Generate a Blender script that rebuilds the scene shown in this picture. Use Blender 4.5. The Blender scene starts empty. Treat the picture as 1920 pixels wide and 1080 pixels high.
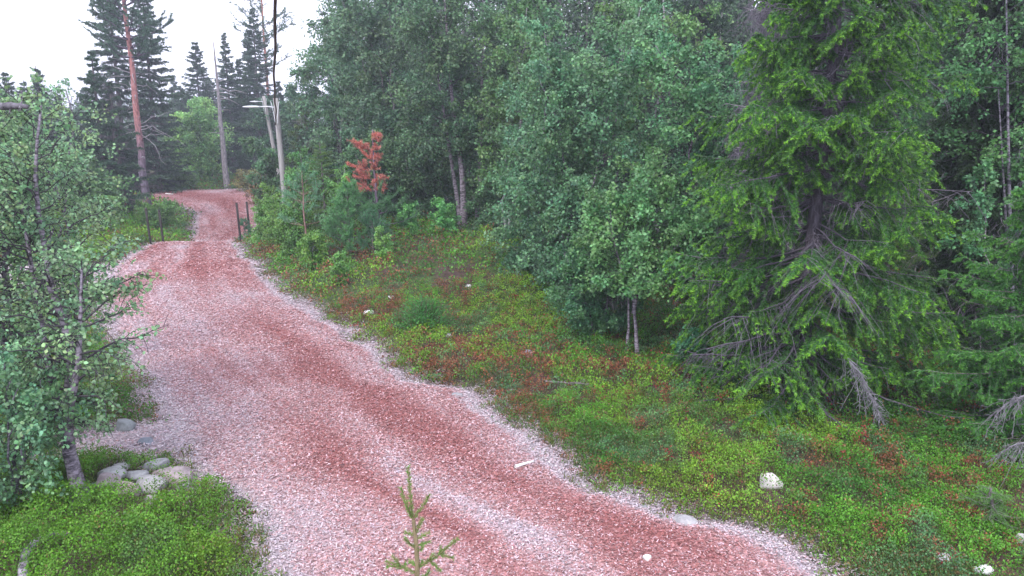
import bpy, math
import numpy as np
from mathutils import Vector, noise as mnoise

C = bpy.context.scene.collection
scene = bpy.context.scene
R = math.radians
PI = math.pi

# ------------------------------------------------------------------ camera
F = 1400.0            # focal length in pixels of the 1920 px wide photograph
PITCH = R(12.0)
CAMZ = 4.0
cam_d = bpy.data.cameras.new('camera')
cam = bpy.data.objects.new('camera', cam_d)
C.objects.link(cam)
cam.location = (0, 0, CAMZ)
cam.rotation_euler = (R(90) - PITCH, 0, 0)
cam_d.sensor_width = 36.0
cam_d.lens = 36.0 * F / 1920.0
cam_d.clip_start = 0.1
cam_d.clip_end = 2000.0
scene.camera = cam

# ------------------------------------------------------------------ world, sun, exposure
SUN_EL, SUN_AZ = R(48), R(200)        # high bright overcast
world = bpy.data.worlds.new("World")
scene.world = world
world.use_nodes = True
wn = world.node_tree
wn.nodes.clear()
w_out = wn.nodes.new('ShaderNodeOutputWorld')
w_bg = wn.nodes.new('ShaderNodeBackground')
w_sky = wn.nodes.new('ShaderNodeTexSky')
w_sky.sky_type = 'NISHITA'
w_sky.sun_disc = False
w_sky.sun_elevation = SUN_EL
w_sky.sun_rotation = SUN_AZ
w_mix = wn.nodes.new('ShaderNodeMix')
w_mix.data_type = 'RGBA'
w_mix.inputs[0].default_value = 0.86
w_mix.inputs[7].default_value = (9.0, 9.05, 10.9, 1)     # cloud deck
wn.links.new(w_sky.outputs[0], w_mix.inputs[6])
wn.links.new(w_mix.outputs[2], w_bg.inputs[0])
w_bg.inputs[1].default_value = 0.1
wn.links.new(w_bg.outputs[0], w_out.inputs[0])
sun_d = bpy.data.lights.new('sun', 'SUN')
sun_d.energy = 1.1
sun_d.angle = R(18)
sun_d.color = (1.0, 0.96, 0.9)
sun = bpy.data.objects.new('sun', sun_d)
C.objects.link(sun)
sv = Vector((math.sin(SUN_AZ) * math.cos(SUN_EL), math.cos(SUN_AZ) * math.cos(SUN_EL), math.sin(SUN_EL)))
sun.rotation_euler = sv.to_track_quat('Z', 'Y').to_euler()
scene.view_settings.view_transform = 'Standard'
scene.view_settings.look = 'None'
scene.view_settings.exposure = 1.38
scene.view_settings.gamma = 1.0
scene.cycles.max_bounces = 5
scene.cycles.diffuse_bounces = 3
scene.cycles.glossy_bounces = 2
scene.cycles.transmission_bounces = 3
scene.cycles.transparent_max_bounces = 4
scene.cycles.volume_bounces = 0
scene.cycles.use_denoising = True

# ------------------------------------------------------------------ noise
def vnoise(x, y, seed=0):
    x = np.asarray(x, float); y = np.asarray(y, float)
    xi = np.floor(x).astype(np.int64); yi = np.floor(y).astype(np.int64)
    fx = x - xi; fy = y - yi
    fx = fx * fx * (3 - 2 * fx); fy = fy * fy * (3 - 2 * fy)
    def h(a, b):
        n = (a * 374761393 + b * 668265263 + seed * 362437) & 0x7fffffff
        n = ((n ^ (n >> 13)) * 1274126177) & 0x7fffffff
        n = (n ^ (n >> 16)) & 0xffff
        return n / 65535.0
    return (h(xi, yi) * (1 - fx) + h(xi + 1, yi) * fx) * (1 - fy) + (h(xi, yi + 1) * (1 - fx) + h(xi + 1, yi + 1) * fx) * fy

def fbm(x, y, seed=0, o=4):
    s = 0; a = 1; t = 0
    for i in range(o):
        s = s + a * vnoise(x * 2 ** i, y * 2 ** i, seed + i * 17); t += a; a *= 0.5
    return s / t

def sstep(a, b, x):
    t = np.clip((np.asarray(x, float) - a) / (b - a), 0, 1)
    return t * t * (3 - 2 * t)

# ------------------------------------------------------------------ terrain
YR = [-12, 3.0, 6.14, 6.78, 7.19, 8.05, 9.11, 10.24, 11.03, 11.41, 13.17, 15.07, 18.18, 21.87, 26.68, 28.8, 34.1, 40.2, 48.1, 60]
XR = [14.0, 4.9, 2.93, 2.5, 1.69, 0.75, 0.28, -0.47, -0.62, -1.54, -2.55, -3.78, -5.85, -7.62, -10.1, -10.56, -11.7, -13.57, -16.9, -19]
YL = [-12, 3.0, 6.14, 7.31, 8.05, 8.48, 9.65, 10.91, 12.84, 14.65, 17.58, 21.87, 26.68, 28.8, 34.1, 38.0, 40.3, 42.5, 45, 60]
XL = [8.0, -0.4, -2.2, -2.79, -3.6, -4.1, -4.62, -5.51, -6.89, -8.18, -9.92, -11.83, -12.89, -12.83, -14.5, -16.2, -18.3, -22.5, -30, -40]
def xr_(y): return np.interp(y, YR, XR)
def xl_(y): return np.interp(y, YL, XL)
def path_depth(x, y):
    """signed distance-like value: > 0 inside the path, measured in metres across it"""
    x = np.asarray(x, float); y = np.asarray(y, float)
    wob = (fbm(x * 1.3, y * 1.3, 5, 3) - 0.5) * 0.5 + (vnoise(x * 6, y * 6, 9) - 0.5) * 0.12
    main = np.minimum(x - xl_(y), xr_(y) - x) * 0.75
    br = np.minimum(1.9 + 0.12 * (x + 12) - np.abs(y - 20.3 + (x + 12) * 0.15), -(x + 10.5))
    spur = np.minimum(0.42 - np.abs(y - 9.1 - 0.12 * (x + 5)), np.minimum(x + 5.9, -4.0 - x))
    d = np.maximum(np.maximum(main, br), spur)
    d = np.minimum(d, (47.0 + (x + 17) * .42 - y) * .8)
    return d + wob * np.where(y > 25, 0.6, 1.0)

def H(x, y):
    x = np.asarray(x, float); y = np.asarray(y, float)
    prof = -0.56 * sstep(26.0, 30.5, y) + 0.89 * sstep(31.5, 45, y) + 0.1 * sstep(45, 70, y)
    wgt = 1 - sstep(-9.5, -5.5, x - (y - 27) * -0.1)
    flat = 0.35 * sstep(26, 45, y)
    z = prof * wgt + flat * (1 - wgt)
    dx = x - xr_(y)
    z = z + 0.75 * sstep(0.3, 4.5, dx) * sstep(12, 22, y)
    z = z + 0.12 * sstep(0.1, 1.5, dx) + 0.10 * sstep(0.0, 1.2, -(x - xl_(y))) * (1 - sstep(8.0, 9.0, y))
    z = z + (fbm(x * 0.35, y * 0.35, 21, 3) - 0.5) * 0.28 * sstep(0, 1.5, np.maximum(dx, xl_(y) - x)) * 1.0
    z = z + (vnoise(x * 0.5, y * 0.5, 31) - 0.5) * 0.05
    return z

def G(px, py, it=60):
    """point of the terrain seen in pixel (px, py)"""
    r = (px - 960) / F; t = -(py - 540) / F
    d = (r, math.cos(PITCH) + t * math.sin(PITCH), -math.sin(PITCH) + t * math.cos(PITCH))
    k = 3.0
    while k < 140:
        if CAMZ + d[2] * k < float(H(d[0] * k, d[1] * k)): break
        k += 0.05
    return (d[0] * k, d[1] * k, float(H(d[0] * k, d[1] * k)))
def GX(px, y):
    x = 0.0
    for i in range(4):
        z = float(H(x, y)); dep = y * math.cos(PITCH) + (CAMZ - z) * math.sin(PITCH)
        x = (px - 960) / F * dep
    return (x, y, float(H(x, y)))
def ZT(py, y):
    t = (540 - py) / F
    return CAMZ + y * (-math.sin(PITCH) + t * math.cos(PITCH)) / (math.cos(PITCH) + t * math.sin(PITCH))
def AT(px, py, d):
    r = (px - 960) / F; t = -(py - 540) / F
    return np.array([d * r, d * (math.cos(PITCH) + t * math.sin(PITCH)), CAMZ + d * (-math.sin(PITCH) + t * math.cos(PITCH))])

# ------------------------------------------------------------------ mesh accumulation
class Acc:
    def __init__(s): s.V = []; s.F = {}; s.C = []; s.n = 0
    def add(s, V, Fc, col):
        V = np.asarray(V, float).reshape(-1, 3)
        Fc = np.asarray(Fc, np.int64)
        if len(V) == 0: return
        col = np.asarray(col, float)
        if col.ndim == 1: col = np.repeat(col[None, :3], len(V), 0)
        s.V.append(V); s.C.append(col[:, :3]); s.F.setdefault(Fc.shape[1], []).append(Fc + s.n); s.n += len(V)
    def build(s, name, mat, parent=None, smooth=False, loc=None):
        if not s.n: return None
        me = bpy.data.meshes.new(name)
        V = np.concatenate(s.V); Cc = np.concatenate(s.C)
        me.vertices.add(len(V)); me.vertices.foreach_set('co', V.astype(np.float32).ravel())
        idx = []; st = []; off = 0
        for k, L in s.F.items():
            A = np.concatenate(L); idx.append(A.ravel()); st.append(off + np.arange(len(A)) * k); off += A.size
        idx = np.concatenate(idx); st = np.concatenate(st)
        me.loops.add(len(idx)); me.loops.foreach_set('vertex_index', idx.astype(np.int32))
        me.polygons.add(len(st)); me.polygons.foreach_set('loop_start', st.astype(np.int32))
        if smooth: me.polygons.foreach_set('use_smooth', np.ones(len(st), bool))
        me.update(calc_edges=True)
        at = me.attributes.new('tint', 'FLOAT_COLOR', 'POINT')
        at.data.foreach_set('color', np.concatenate([Cc, np.ones((len(Cc), 1))], 1).astype(np.float32).ravel())
        if mat: me.materials.append(mat)
        o = bpy.data.objects.new(name, me); C.objects.link(o)
        if parent: o.parent = parent
        if loc is not None: o.location = loc
        return o

def norm(v):
    return v / np.maximum(np.linalg.norm(v, axis=-1, keepdims=True), 1e-9)

def tubes(acc, P, Rd, s=5, col=(0.3, 0.3, 0.3), cap=True):
    """P (n,k,3) centre lines, Rd (n,k) radii"""
    P = np.asarray(P, float)
    if P.ndim == 2: P = P[None]
    Rd = np.asarray(Rd, float)
    if Rd.ndim == 1: Rd = np.repeat(Rd[None], len(P), 0)
    n, k, _ = P.shape
    if n == 0: return
    T = norm(np.gradient(P, axis=1))
    m = norm(P[:, -1] - P[:, 0])
    ref = np.where(np.abs(m[:, 2:3]) > 0.75, np.array([[0.93, 0.36, 0.05]]), np.array([[0.02, 0.05, 1.0]]))[:, None, :]
    U = norm(np.cross(T, np.broadcast_to(ref, T.shape))); W = np.cross(T, U)
    a = np.arange(s) * 2 * PI / s
    V = P[:, :, None, :] + Rd[:, :, None, None] * (np.cos(a)[:, None] * U[:, :, None, :] + np.sin(a)[:, None] * W[:, :, None, :])
    V = V.reshape(-1, 3)
    base = (np.arange(n) * k * s)[:, None, None]
    ring = (np.arange(k - 1) * s)[None, :, None]
    j = np.arange(s)[None, None, :]; j2 = (j + 1) % s
    q = np.stack([base + ring + j, base + ring + j2, base + ring + s + j2, base + ring + s + j], -1).reshape(-1, 4)
    c = np.asarray(col, float)
    if c.ndim == 2 and len(c) == n: c = np.repeat(c, k * s, 0)
    acc.add(V, q, c)
    if cap and s >= 5:
        e = (np.arange(n) * k * s)[:, None] + (k - 1) * s + np.arange(s)[None]
        acc.F.setdefault(s, []).append(e + acc.n - len(V))

def jitter_col(rng, n, base, amt=0.25, hue=0.12):
    base = np.asarray(base, float)
    if base.ndim == 1: base = np.repeat(base[None], n, 0)
    b = 1 + (rng.random((n, 1)) - 0.5) * 2 * amt
    h = 1 + (rng.random((n, 3)) - 0.5) * 2 * hue
    return base * b * h

def leaves(acc, rng, P, D, L, wr=0.42, col=(0.1, 0.2, 0.05), hexa=False, amt=0.3, W=None):
    n = len(P)
    if n == 0: return
    L = np.broadcast_to(np.asarray(L, float), (n,))[:, None]
    D = norm(D)
    if W is None: W = rng.normal(size=(n, 3))
    W = norm(W - D * np.sum(W * D, 1, keepdims=True))
    N = np.cross(D, W)
    c = jitter_col(rng, n, col, amt)
    if not hexa:
        V = np.stack([P, P + D * L * 0.5 + W * L * wr, P + D * L, P + D * L * 0.5 - W * L * wr], 1)
        acc.add(V.reshape(-1, 3), np.arange(n * 4).reshape(n, 4), np.repeat(c, 4, 0))
    else:
        f = N * L * 0.1
        V = np.stack([P, P + D * L * 0.28 + W * L * wr + f, P + D * L * 0.68 + W * L * wr * 0.8 + f, P + D * L,
                      P + D * L * 0.68 - W * L * wr * 0.8 + f, P + D * L * 0.28 - W * L * wr + f], 1)
        i = np.arange(n)[:, None] * 6
        q1 = i + np.array([[0, 1, 2, 3]]); q2 = i + np.array([[0, 3, 4, 5]])
        acc.add(V.reshape(-1, 3), np.concatenate([q1, q2]), np.repeat(c, 6, 0))

def needles(acc, rng, A, B, per_m, nl, nw, col, spread=0.9, amt=0.3, tipcol=None, tipw=None, drop=0.0):
    """needle blades along segments A->B; col (3,) or (nseg,3)"""
    L = np.linalg.norm(B - A, axis=1)
    cnt = np.maximum(1, rng.poisson(L * per_m))
    idx = np.repeat(np.arange(len(A)), cnt)
    n = len(idx)
    t = rng.random(n)[:, None]
    P = A[idx] * (1 - t) + B[idx] * t
    ax = norm(B - A)[idx]
    rd = rng.normal(size=(n, 3)); rd = norm(rd - ax * np.sum(rd * ax, 1, keepdims=True))
    D = norm(ax * (1 - spread * 0.5) + rd * spread + np.array([0, 0, -drop]))
    W = norm(np.cross(D, rng.normal(size=(n, 3))))
    l = nl * (0.7 + 0.6 * rng.random((n, 1)))
    V = np.stack([P - W * nw * 0.5, P + W * nw * 0.5, P + D * l], 1)
    col = np.asarray(col, float)
    cc = col[idx] if col.ndim == 2 else np.repeat(col[None], n, 0)
    if tipcol is not None:
        w = sstep(0.35, 0.95, t) * (tipw[idx][:, None] if tipw is not None else 1)
        cc = cc * (1 - w) + np.asarray(tipcol)[None] * w
    cc = jitter_col(rng, n, cc, amt, 0.1)
    acc.add(V.reshape(-1, 3), np.arange(n * 3).reshape(n, 3), np.repeat(cc, 3, 0))

# ------------------------------------------------------------------ materials
def new_mat(name):
    m = bpy.data.materials.new(name); m.use_nodes = True
    nt = m.node_tree; nt.nodes.clear()
    return m, nt, nt.nodes.new('ShaderNodeOutputMaterial')
def N(nt, t, **kw):
    n = nt.nodes.new(t)
    for k, v in kw.items(): setattr(n, k, v)
    return n
def foliage_mat(name, trans=0.3, rough=0.5, spec=0.35):
    m, nt, out = new_mat(name)
    a = N(nt, 'ShaderNodeAttribute', attribute_name='tint')
    p = N(nt, 'ShaderNodeBsdfPrincipled')
    p.inputs['Roughness'].default_value = rough
    p.inputs['Specular IOR Level'].default_value = spec
    nt.links.new(a.outputs['Color'], p.inputs['Base Color'])
    tr = N(nt, 'ShaderNodeBsdfTranslucent')
    nt.links.new(a.outputs['Color'], tr.inputs['Color'])
    mx = N(nt, 'ShaderNodeMixShader'); mx.inputs[0].default_value = trans
    nt.links.new(p.outputs[0], mx.inputs[1]); nt.links.new(tr.outputs[0], mx.inputs[2])
    nt.links.new(mx.outputs[0], out.inputs[0])
    return m
def solid_mat(name, rough=0.85, c1=None, c2=None, scale=8.0, bump=0.3, stretch=(1, 1, 1), ramp=(0.35, 0.65), spec=0.3, mult=None, detail=6, metal=0.0, bdist=0.02):
    """noise between two colours (or the tint attribute modulated by noise)"""
    m, nt, out = new_mat(name)
    tc = N(nt, 'ShaderNodeTexCoord'); mp = N(nt, 'ShaderNodeMapping'); mp.inputs['Scale'].default_value = stretch
    nt.links.new(tc.outputs['Object'], mp.inputs[0])
    nz = N(nt, 'ShaderNodeTexNoise'); nz.inputs['Scale'].default_value = scale; nz.inputs['Detail'].default_value = detail
    nz.inputs['Roughness'].default_value = 0.65
    nt.links.new(mp.outputs[0], nz.inputs['Vector'])
    rp = N(nt, 'ShaderNodeValToRGB')
    rp.color_ramp.elements[0].position = ramp[0]; rp.color_ramp.elements[1].position = ramp[1]
    nt.links.new(nz.outputs['Fac'], rp.inputs[0])
    p = N(nt, 'ShaderNodeBsdfPrincipled'); p.inputs['Roughness'].default_value = rough
    p.inputs['Specular IOR Level'].default_value = spec; p.inputs['Metallic'].default_value = metal
    if c1 is not None:
        rp.color_ramp.elements[0].color = (*c1, 1); rp.color_ramp.elements[1].color = (*c2, 1)
        nt.links.new(rp.outputs[0], p.inputs['Base Color'])
    else:
        lo, hi = mult
        rp.color_ramp.elements[0].color = (lo, lo, lo, 1); rp.color_ramp.elements[1].color = (hi, hi, hi, 1)
        a = N(nt, 'ShaderNodeAttribute', attribute_name='tint')
        mx = N(nt, 'ShaderNodeMix', data_type='RGBA', blend_type='MULTIPLY'); mx.inputs[0].default_value = 1
        nt.links.new(a.outputs['Color'], mx.inputs[6]); nt.links.new(rp.outputs[0], mx.inputs[7])
        nt.links.new(mx.outputs[2], p.inputs['Base Color'])
    if bump:
        b = N(nt, 'ShaderNodeBump'); b.inputs['Strength'].default_value = bump; b.inputs['Distance'].default_value = bdist
        nt.links.new(nz.outputs['Fac'], b.inputs['Height']); nt.links.new(b.outputs[0], p.inputs['Normal'])
    nt.links.new(p.outputs[0], out.inputs[0])
    return m

M_leaf = foliage_mat('birch_leaf', 0.34, 0.45, 0.45)
M_needle = foliage_mat('conifer_needle', 0.15, 0.55, 0.3)
M_cover = foliage_mat('undergrowth_leaf', 0.28, 0.5, 0.35)
M_chip = solid_mat('wood_chip', mult=(0.85, 1.1), scale=40, bump=0)
M_path = solid_mat('chip_path', mult=(0.42, 1.3), scale=26, bump=0.7, ramp=(0.38, 0.6), bdist=0.03)
M_ground = solid_mat('forest_floor', mult=(0.45, 1.35), scale=9, bump=0.6, bdist=0.05)
M_rock = solid_mat('granite', mult=(0.62, 1.12), scale=9, bump=0.5, detail=9)
M_bark = solid_mat('conifer_bark', mult=(0.45, 1.35), scale=14, stretch=(1, 1, 0.35), bump=0.9, bdist=0.03)
M_birchbark = solid_mat('birch_bark', mult=(0.22, 1.15), scale=9, stretch=(1, 1, 3.2), bump=0.4, ramp=(0.40, 0.56))
M_twig = solid_mat('twig_bark', mult=(0.6, 1.3), scale=20, bump=0)
M_pole = solid_mat('weathered_wood', c1=(0.20, 0.19, 0.18), c2=(0.40, 0.39, 0.38), scale=10, stretch=(3, 3, 0.12), bump=0.3)
M_black = solid_mat('dark_steel', c1=(0.02, 0.019, 0.018), c2=(0.06, 0.05, 0.045), scale=12, bump=0.1)
M_lamp = solid_mat('lamp_housing', c1=(0.55, 0.57, 0.6), c2=(0.7, 0.72, 0.74), scale=5, bump=0, rough=0.4)
M_cable = solid_mat('cable_sheath', c1=(0.05, 0.036, 0.032), c2=(0.12, 0.085, 0.075), scale=16, bump=0.2)

# ------------------------------------------------------------------ tagging
def tag(o, label, cat, group=None, kind=None):
    if label: o['label'] = label
    if cat: o['category'] = cat
    if group: o['group'] = group
    if kind: o['kind'] = kind
    return o
def thing(name, loc, label, cat, group=None, rz=0.0):
    o = bpy.data.objects.new(name, None); C.objects.link(o)
    o.location = loc; o.rotation_euler = (0, 0, rz); o.empty_display_size = 0.3
    return tag(o, label, cat, group)
def copy_thing(root, loc, rz, label, group=None, sc=(1, 1, 1)):
    r = root.copy(); C.objects.link(r); r.location = loc; r.rotation_euler = (0, 0, rz); r.scale = sc
    r['label'] = label
    if group: r['group'] = group
    elif 'group' in r: del r['group']
    for ch in list(root.children):
        c = ch.copy(); C.objects.link(c); c.parent = r
    return r

# ------------------------------------------------------------------ tree builders (local coordinates, base at origin)
def curve(rng, p0, d, L, k=7, bend=(0, 0, 0), wob=0.05):
    """polylines: p0 (n,3), d (n,3) unit, L (n,) -> (n,k,3)"""
    n = len(p0); s = np.linspace(0, 1, k)[None, :, None]
    b = np.asarray(bend, float)
    if b.ndim == 1: b = np.repeat(b[None], n, 0)
    L3 = np.asarray(L, float)[:, None, None]
    w = np.cumsum(rng.normal(size=(n, k, 3)), 1) * wob / math.sqrt(k); w -= w[:, :1]
    return p0[:, None] + d[:, None] * s * L3 + b[:, None] * s ** 2 * L3 + w * L3

def sample(Pl, idx, t):
    k = Pl.shape[1]; f = np.clip(t * (k - 1), 0, k - 1.001); i = f.astype(int); u = (f - i)[:, None]
    return Pl[idx, i] * (1 - u) + Pl[idx, i + 1] * u

LEAFGAIN = np.array([1.75, 1.75, 1.75])
NEEDLEGAIN = np.array([1.6, 1.8, 1.75])
def birch_parts(seed, h=5.0, r=1.5, stems=None, nst=3, lean=0.18, t0=0.25, nlimb=16, ntwig=12, nleaf=14, lsize=0.04,
                tr=0.05, col=(0.075, 0.15, 0.06), bark=(0.42, 0.40, 0.41), droop=0.5, hexa=False, skew=(0, 0), open_=0.0, low=None):
    rng = np.random.default_rng(seed)
    trunk, br, cr = Acc(), Acc(), Acc()
    col = np.asarray(col) * LEAFGAIN; nlimb = int(nlimb * 1.3); nleaf = int(round(nleaf * 1.4)); lsize = lsize * (1.15 if not hexa else 1.0); bark = np.asarray(bark) * .62; tr = tr * .8
    if stems is None:
        stems = []
        for i in range(nst):
            a = rng.random() * 2 * PI if nst > 1 else 0
            d = np.array([math.cos(a) * lean * rng.uniform(.4, 1.2) + skew[0], math.sin(a) * lean * rng.uniform(.4, 1.2) + skew[1], 1.0])
            b0 = np.array([math.cos(a), math.sin(a), 0]) * tr * (1.3 if nst > 1 else 0)
            hh = h * (1 if i == 0 else rng.uniform(.7, .97))
            p = curve(rng, b0[None], norm(d)[None], np.array([hh]), 12, (rng.normal() * .06, rng.normal() * .06, 0), 0.07)[0]
            p[:, 2] *= hh / max(p[-1, 2], .1)
            stems.append(p)
    for i, p in enumerate(stems):
        p = np.asarray(p, float); hs = p[-1, 2]
        k = len(p); s = np.linspace(0, 1, k)
        rad = tr * (1 if i == 0 else 0.75) * (1 - 0.93 * s ** .65) + 0.005
        rad[0] *= 1.35
        p0 = p.copy(); p0[0, 2] -= 0.15
        tubes(trunk, p0, rad, 8, bark)
        nl = int(nlimb * (0.7 + 0.3 * hs / h) / (len(stems) ** 0.5)) + 3
        tt = t0 + (1 - t0) * (np.arange(nl) + rng.random(nl)) / nl * 0.98
        st = sample(p[None], np.zeros(nl, int), tt)
        az = rng.random(nl) * 2 * PI
        q = (tt - t0) / (1 - t0)
        LL = r * (0.25 + 0.95 * np.sin(PI * np.clip(q * 0.8 + 0.12, 0, 1)) ** 0.8) * rng.uniform(.55, 1.1, nl) * (0.85 if i else 1)
        up = 0.35 + 0.9 * q
        d = norm(np.stack([np.cos(az), np.sin(az), up], 1))
        P = curve(rng, st, d, LL, 7, np.stack([np.zeros(nl), np.zeros(nl), -droop * (1 - 0.6 * q)], 1), 0.12)
        tubes(br, P, np.linspace(1, 0.25, 7)[None] * (np.minimum(tr, .07) * 0.24 * (1 - q * 0.6))[:, None], 4, np.array(bark) * 0.27)
        n2 = nl * ntwig
        idx = np.repeat(np.arange(nl), ntwig); t = 0.2 + 0.8 * rng.random(n2) ** 0.8
        s2 = sample(P, idx, t)
        dd = norm(norm(P[:, -1] - P[:, 0])[idx] * 0.8 + rng.normal(size=(n2, 3)) * 0.7 + np.array([0, 0, -0.1]))
        L2 = LL[idx] * rng.uniform(.18, .5, n2) * (1.1 - 0.5 * t)
        P2 = curve(rng, s2, dd, L2, 4, (0, 0, -droop * 0.9), 0.1)
        tubes(br, P2, np.linspace(1, 0.4, 4)[None] * (min(tr, .07) * 0.05 + 0.0013), 3, np.array(bark) * 0.22)
        n3 = n2 * nleaf
        idx = np.repeat(np.arange(n2), nleaf)
        keep = rng.random(n2)[idx] > open_; idx = idx[keep]; n3 = len(idx)
        s3 = sample(P2, idx, rng.random(n3)) + rng.normal(size=(n3, 3)) * lsize * 0.6
        D = norm(rng.normal(size=(n3, 3)) + np.array([0, 0, -0.55]))
        lb = (0.72 + .56 * rng.random(nl)); hb = rng.random((nl, 1)) * np.array([[.28, .06, -.16]]) + np.array([[.86, .97, 1.08]])
        lim = np.repeat(np.arange(nl), ntwig)
        cl = (lb[lim] * (0.85 + 0.3 * rng.random(n2)))[idx][:, None] * hb[lim][idx] * np.asarray(col)[None]
        if low is not None: keep = s3[:, 2] > low; s3, D, cl = s3[keep], D[keep], cl[keep]
        Wn = rng.normal(size=(len(s3), 3)); Wn[:, 2] *= 0.5
        leaves(cr, rng, s3, D, lsize * rng.uniform(.7, 1.25, len(s3)), 0.42, cl, hexa, 0.22, Wn)
    return trunk, br, cr

def birch(name, loc, label, group=None, rz=0, cat='birch tree', **kw):
    t = thing(name, loc, label, cat, group, rz)
    a, b, c = birch_parts(**kw)
    a.build('trunk', M_birchbark, t, True); b.build('branches', M_twig, t, True); c.build('crown', M_leaf, t)
    return t

def spruce_parts(seed, h=8.0, r=1.5, gap=0.28, nb=6, z0=0.3, per_m=120, nl=0.03, nw=0.006, droop=0.35, upt=0.25, tr=0.1,
                 col=(0.035, 0.075, 0.028), tip=(0.12, 0.2, 0.03), bare=0.2, pw=0.75, sec=8, secl=0.42, dead=0.0, bark=(0.16, 0.14, 0.14),
                 hang=0.15, lean=(0, 0), tert=True, rough=0.3, clump=0.0, zj=.25, tipf=1.0, visz=99.0, tdens=1.0):
    rng = np.random.default_rng(seed)
    trunk, br, cr = Acc(), Acc(), Acc()
    col = np.asarray(col) * NEEDLEGAIN; tip = np.asarray(tip) * np.array([1.2, 1.35, 1.0])
    k = 14; s = np.linspace(0, 1, k)
    tp = np.stack([lean[0] * s * h + np.cumsum(rng.normal(size=k)) * .01, lean[1] * s * h + np.cumsum(rng.normal(size=k)) * .01, s * h], 1); tp[0, :2] = 0
    tp2 = tp.copy(); tp2[0, 2] -= .25
    rad = tr * (1 - s * 0.93) + 0.008; rad[0] *= 1.4
    tubes(trunk, tp2, rad, 9, bark)
    zs = []; z = z0 * h if z0 < 1 else z0
    z = z0
    while z < h * 0.985:
        t = z / h
        m = max(3, int(nb * (1 - 0.45 * t)))
        zs += [z + rng.normal() * gap * zj for _ in range(m)]
        z += gap * (1 - 0.35 * t) * rng.uniform(.75, 1.25)
    zs = np.clip(np.array(zs), 0.05, h * 0.99); n = len(zs); t = zs / h
    az = np.arange(n) * 2.399 + rng.normal(size=n) * 0.4
    LL = r * (1 - t) ** pw * (1 + rng.normal(size=n) * rough).clip(0.3, 1.5) + 0.06
    LL *= 1 - 0.35 * np.exp(-zs / (h * .05)) 
    st = sample(tp[None], np.zeros(n, int), t)
    rise = 0.25 * t ** 1.5 - droop * (1 - t) ** 0.7
    d = norm(np.stack([np.cos(az), np.sin(az), rise], 1))
    kb = 7
    P = curve(rng, st, d, LL, kb, np.stack([np.zeros(n), np.zeros(n), upt * (0.4 + 0.6 * (1 - t))], 1), 0.05)
    P[:, :, 2] = np.maximum(P[:, :, 2], 0.06)
    tubes(br, P, np.linspace(1, 0.3, kb)[None] * (tr * 0.16 * (1 - t) + 0.005)[:, None], 4, np.array(bark) * 1.1)
    isdead = rng.random(n) < dead
    # secondary branchlets, left and right in the plane of the branch
    n2 = n * sec * 2
    idx = np.repeat(np.arange(n), sec * 2); side = np.tile(np.array([1, -1]), n * sec)
    ts = bare + (1 - bare) * (np.tile(np.repeat(np.arange(sec), 2), n) + rng.random(n2)) / sec
    s2 = sample(P, idx, ts)
    hd = np.stack([np.cos(az), np.sin(az), np.zeros(n)], 1)[idx]; sd = np.stack([-np.sin(az), np.cos(az), np.zeros(n)], 1)[idx] * side[:, None]
    d2 = norm(hd * 0.75 + sd * 0.85 + np.array([0, 0, -hang]) + rng.normal(size=(n2, 3)) * 0.15)
    L2 = (LL[idx] * secl * (1.05 - 0.75 * ts) + 0.05) * rng.uniform(.6, 1.15, n2)
    P2 = curve(rng, s2, d2, L2, 3, (0, 0, -hang * 1.0), 0.05)
    vis = np.ones(n2, bool)
    tubes(br, P2, np.linspace(1, 0.5, 3)[None] * (tr * 0.02 + 0.0022), 3, np.array(bark) * 1.2)
    cm = rng.random(n)[idx]
    live = (~isdead[idx]) & (rng.random(n2) > clump)
    A = [P2[live, 0], P2[live, 1]]; B = [P2[live, 1], P2[live, 2]]; tw = [ts[live] * .5, ts[live]]
    cs = [cm[live], cm[live]]
    # outer axis
    lv = ~isdead
    for j in range(3, kb - 1):
        A.append(P[lv, j]); B.append(P[lv, j + 1]); tw.append(np.full(lv.sum(), j / kb)); cs.append(rng.random(lv.sum()))
    if tert:
        m3 = int(3 * tdens)
        i3 = np.repeat(np.where(live)[0], m3 * 2); n3 = len(i3)
        t3 = rng.random(n3); s3 = sample(P2, i3, t3)
        sg = np.where(rng.random(n3) < .5, 1, -1)[:, None]
        ax = norm(P2[i3, 2] - P2[i3, 0]); sx = norm(np.cross(ax, np.array([0, 0, 1.0]))) * sg
        d3 = norm(ax * 0.8 + sx * 0.7 + np.array([0, 0, -hang * 1.2]) + rng.normal(size=(n3, 3)) * .15)
        L3 = L2[i3] * rng.uniform(.25, .5, n3) * (1.2 - t3)
        A.append(s3); B.append(s3 + d3 * L3[:, None]); tw.append(ts[i3]); cs.append(cm[i3])
    A = np.concatenate(A); B = np.concatenate(B); tw = np.concatenate(tw); cs = np.concatenate(cs)
    base = np.asarray(col)[None] * (0.75 + 0.5 * cs[:, None])
    needles(cr, rng, A, B, per_m, nl, nw, base, 0.75, 0.28, tip, tw * tipf)
    # dead bare twigs under the live shoots
    if dead > 0:
        nd = int(n * 14 * dead * 2)
        i4 = rng.integers(0, n, nd); t4 = rng.random(nd) * 0.85
        s4 = sample(P, i4, t4)
        d4 = norm(rng.normal(size=(nd, 3)) * 0.55 + hd[i4 * sec * 2] * 0.35 + np.array([0, 0, -0.8]))
        P4 = curve(rng, s4, d4, rng.uniform(.12, .5, nd), 5, (0, 0, -0.3), 0.25)
        P4[:, :, 2] = np.maximum(P4[:, :, 2], 0.03)
        tubes(br, P4, np.linspace(1, 0.3, 5)[None] * 0.0045, 3, np.array([0.17, 0.155, 0.19]))
        i5 = rng.integers(0, nd, nd * 2); s5 = sample(P4, i5, rng.random(nd * 2))
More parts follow.
